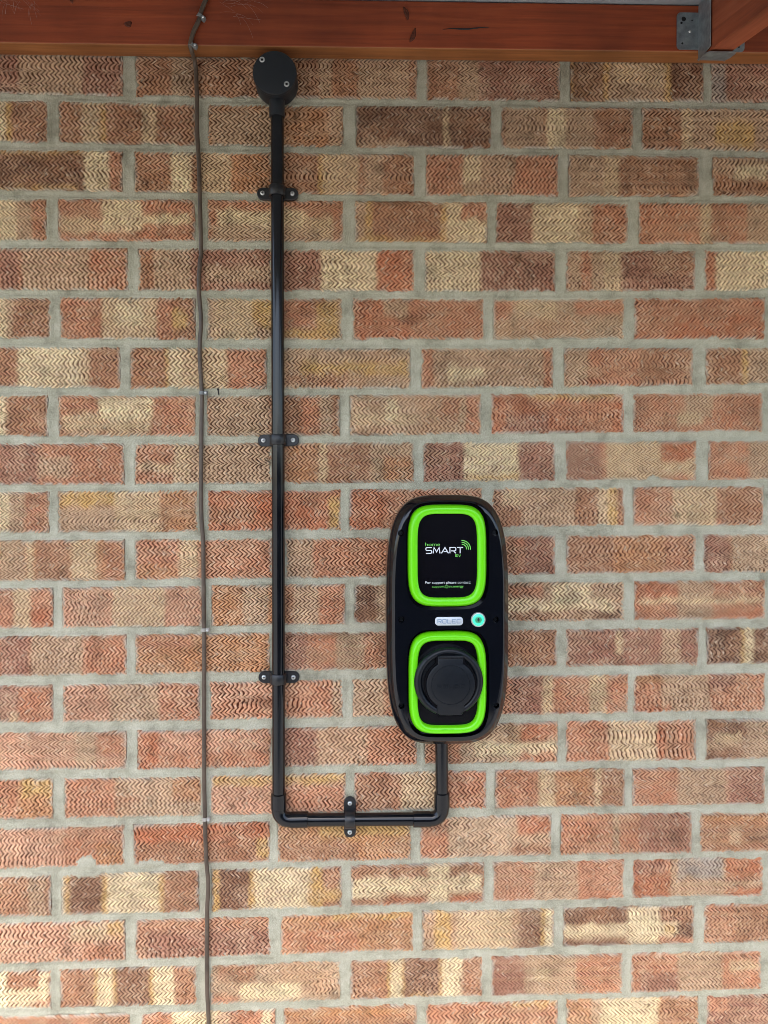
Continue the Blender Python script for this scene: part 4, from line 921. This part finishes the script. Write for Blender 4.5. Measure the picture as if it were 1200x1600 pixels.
# socket with its round flap
sx0, sz0 = W(83.9, -185.4)
bm = bmesh.new(); loft(bm, [place_ring(*LOC, .0458, .0644, 5.0, FD - .0155, 96), place_ring(*LOC, .0458, .0644, 5.0, FD - .006, 96)])
bm_obj('socket_panel', bm, M_SCREEN, ch)
SO = FD + .011
bm = bmesh.new(); lathe(bm, [(.0490, FD - .006), (.0500, SO - .006), (.0500, SO - .0035), (.0494, SO - .0012), (.0482, SO + .0008), (.0462, SO + .0022), (.0440, SO + .0026), (.0418, SO + .0018), (.0398, SO - .0002), (.0390, SO - .0030), (.0385, SO - .0050)], (sx0, 0, sz0), 72)
sock = bm_obj('socket_rim', bm, M_SATIN, ch, True, angle=40)
fx, fz = W(86.0, -188.6)
# dark gap under the flap, then the flap with its hinge tab above and finger tab below
def flap_outline(g_, d):
    o = []; r = .0352 + g_; hw, hz = .0186 + g_, .0412 + g_; lw, lz_ = .0195 + g_, -.0435 - g_; lw2 = .0160 + g_
    a0 = math.asin(min(1, hw / r))
    o += [(hw, hz)]
    th = math.pi / 2 - a0
    a1 = -math.pi / 2 + math.asin(lw / r)
    for k in range(33): a = th + (a1 - th) * k / 32; o.append((r * math.cos(a), r * math.sin(a)))
    o += [(lw, lz_ + .006), (lw2, lz_), (-lw2, lz_), (-lw, lz_ + .006)]
    for k in range(33): a = (-math.pi - a1) + ((math.pi - th) - 2 * math.pi - (-math.pi - a1)) * k / 32; o.append((r * math.cos(a), r * math.sin(a)))
    o += [(-hw, hz)]
    return [(fx + x, -d, fz + z) for x, z in o]
bm = bmesh.new(); loft(bm, [flap_outline(.0026, SO - .004), flap_outline(.0026, SO + .0012)]); bm_obj('flap_gap', bm, M_GAP, sock)
bm = bmesh.new(); loft(bm, [flap_outline(0, SO - .002), flap_outline(0, SO + .0026), flap_outline(-.0005, SO + .0036), flap_outline(-.0014, SO + .0040)]); flap = bm_obj('flap', bm, M_SATIN, ch, True, angle=30)
FLD = SO + .0040
bm = bmesh.new(); K = 64; rr = []
for r, d in ((.0284, FLD - .0002), (.0282, FLD + .0004), (.0276, FLD + .0004), (.0274, FLD - .0002)):
    rr.append([(fx + r * math.cos(2*math.pi*i/K), -d, fz + r * math.sin(2*math.pi*i/K)) for i in range(K)])
loft(bm, rr, False, False); bm_obj('embossed_ring', bm, M_SATIN, flap, True, angle=30)
letters('ROLEC', 66.0, 106.4, -193.4, -187.8, .0010, .0026, M_SATIN, flap, FLD - .0001, .0006)
bm = bmesh.new(); tube(bm, [(fx - .0175, -(SO + .0042), fz + .0405), (fx + .0175, -(SO + .0042), fz + .0405)], .0022, 12); bm_obj('hinge', bm, M_SATIN, flap, True, angle=40)
for s in (-1, 1):
    bm = bmesh.new(); add_box(bm, sx0 + s * .0302 - .003, sx0 + s * .0302 + .003, -(SO + .0024), -SO, sz0 + .0325, sz0 + .0340, .0003, 1); bm_obj('slot', bm, M_BADGETXT if False else M_SATIN, sock)
# tiny moulded name on the foot of each ring
for t_, cz_ in ((t_up, UPC[1] - UR[1] + .0085), (t_lo, LOC[1] - LR[1] + .0085)):
    bm = strokes('ROLEC', UPC[0] - .0085, UPC[0] + .0085, cz_ - .0016, cz_ + .0016, .0005, .0012); solidify_flat(bm, FD + .0052, .0005); bm_obj('lettering', bm, M_GREEN, t_)

# ---------------------------------------------------------------- cobwebs on the beam
def cobweb(label, cx, cz, rx, rz, n, seed, fan):   # fine dusty threads
    g = random.Random(seed); bm = bmesh.new()
    for _ in range(n):
        x, z = cx + g.uniform(-rx, rx), cz + g.uniform(-rz, rz)
        a = g.uniform(*fan); l = g.uniform(.012, .04); bend = g.uniform(-.012, .012); pts = []
        for k in range(6):
            t = k / 5; px = x + math.cos(a) * l * t - math.sin(a) * bend * t * t; pz = z + math.sin(a) * l * t + math.cos(a) * bend * t * t
            pts.append((px, -.0352 - .004 * math.sin(math.pi * t) - g.uniform(0, .0006), min(max(pz, .762), .838)))
        tube(bm, pts, g.uniform(.00005, .00015), 3, False)
    tag(bm_obj('cobweb', bm, M_WEB, None), label, 'cobweb', 'cobwebs on the beam')
cobweb('wispy cobweb on the beam by its left end', -.550, .822, .035, .010, 22, 3, (3.4, 6.2))
cobweb('wispy cobweb on the beam between the cable and the junction box', -.225, .812, .030, .014, 18, 5, (-0.9, 0.5))
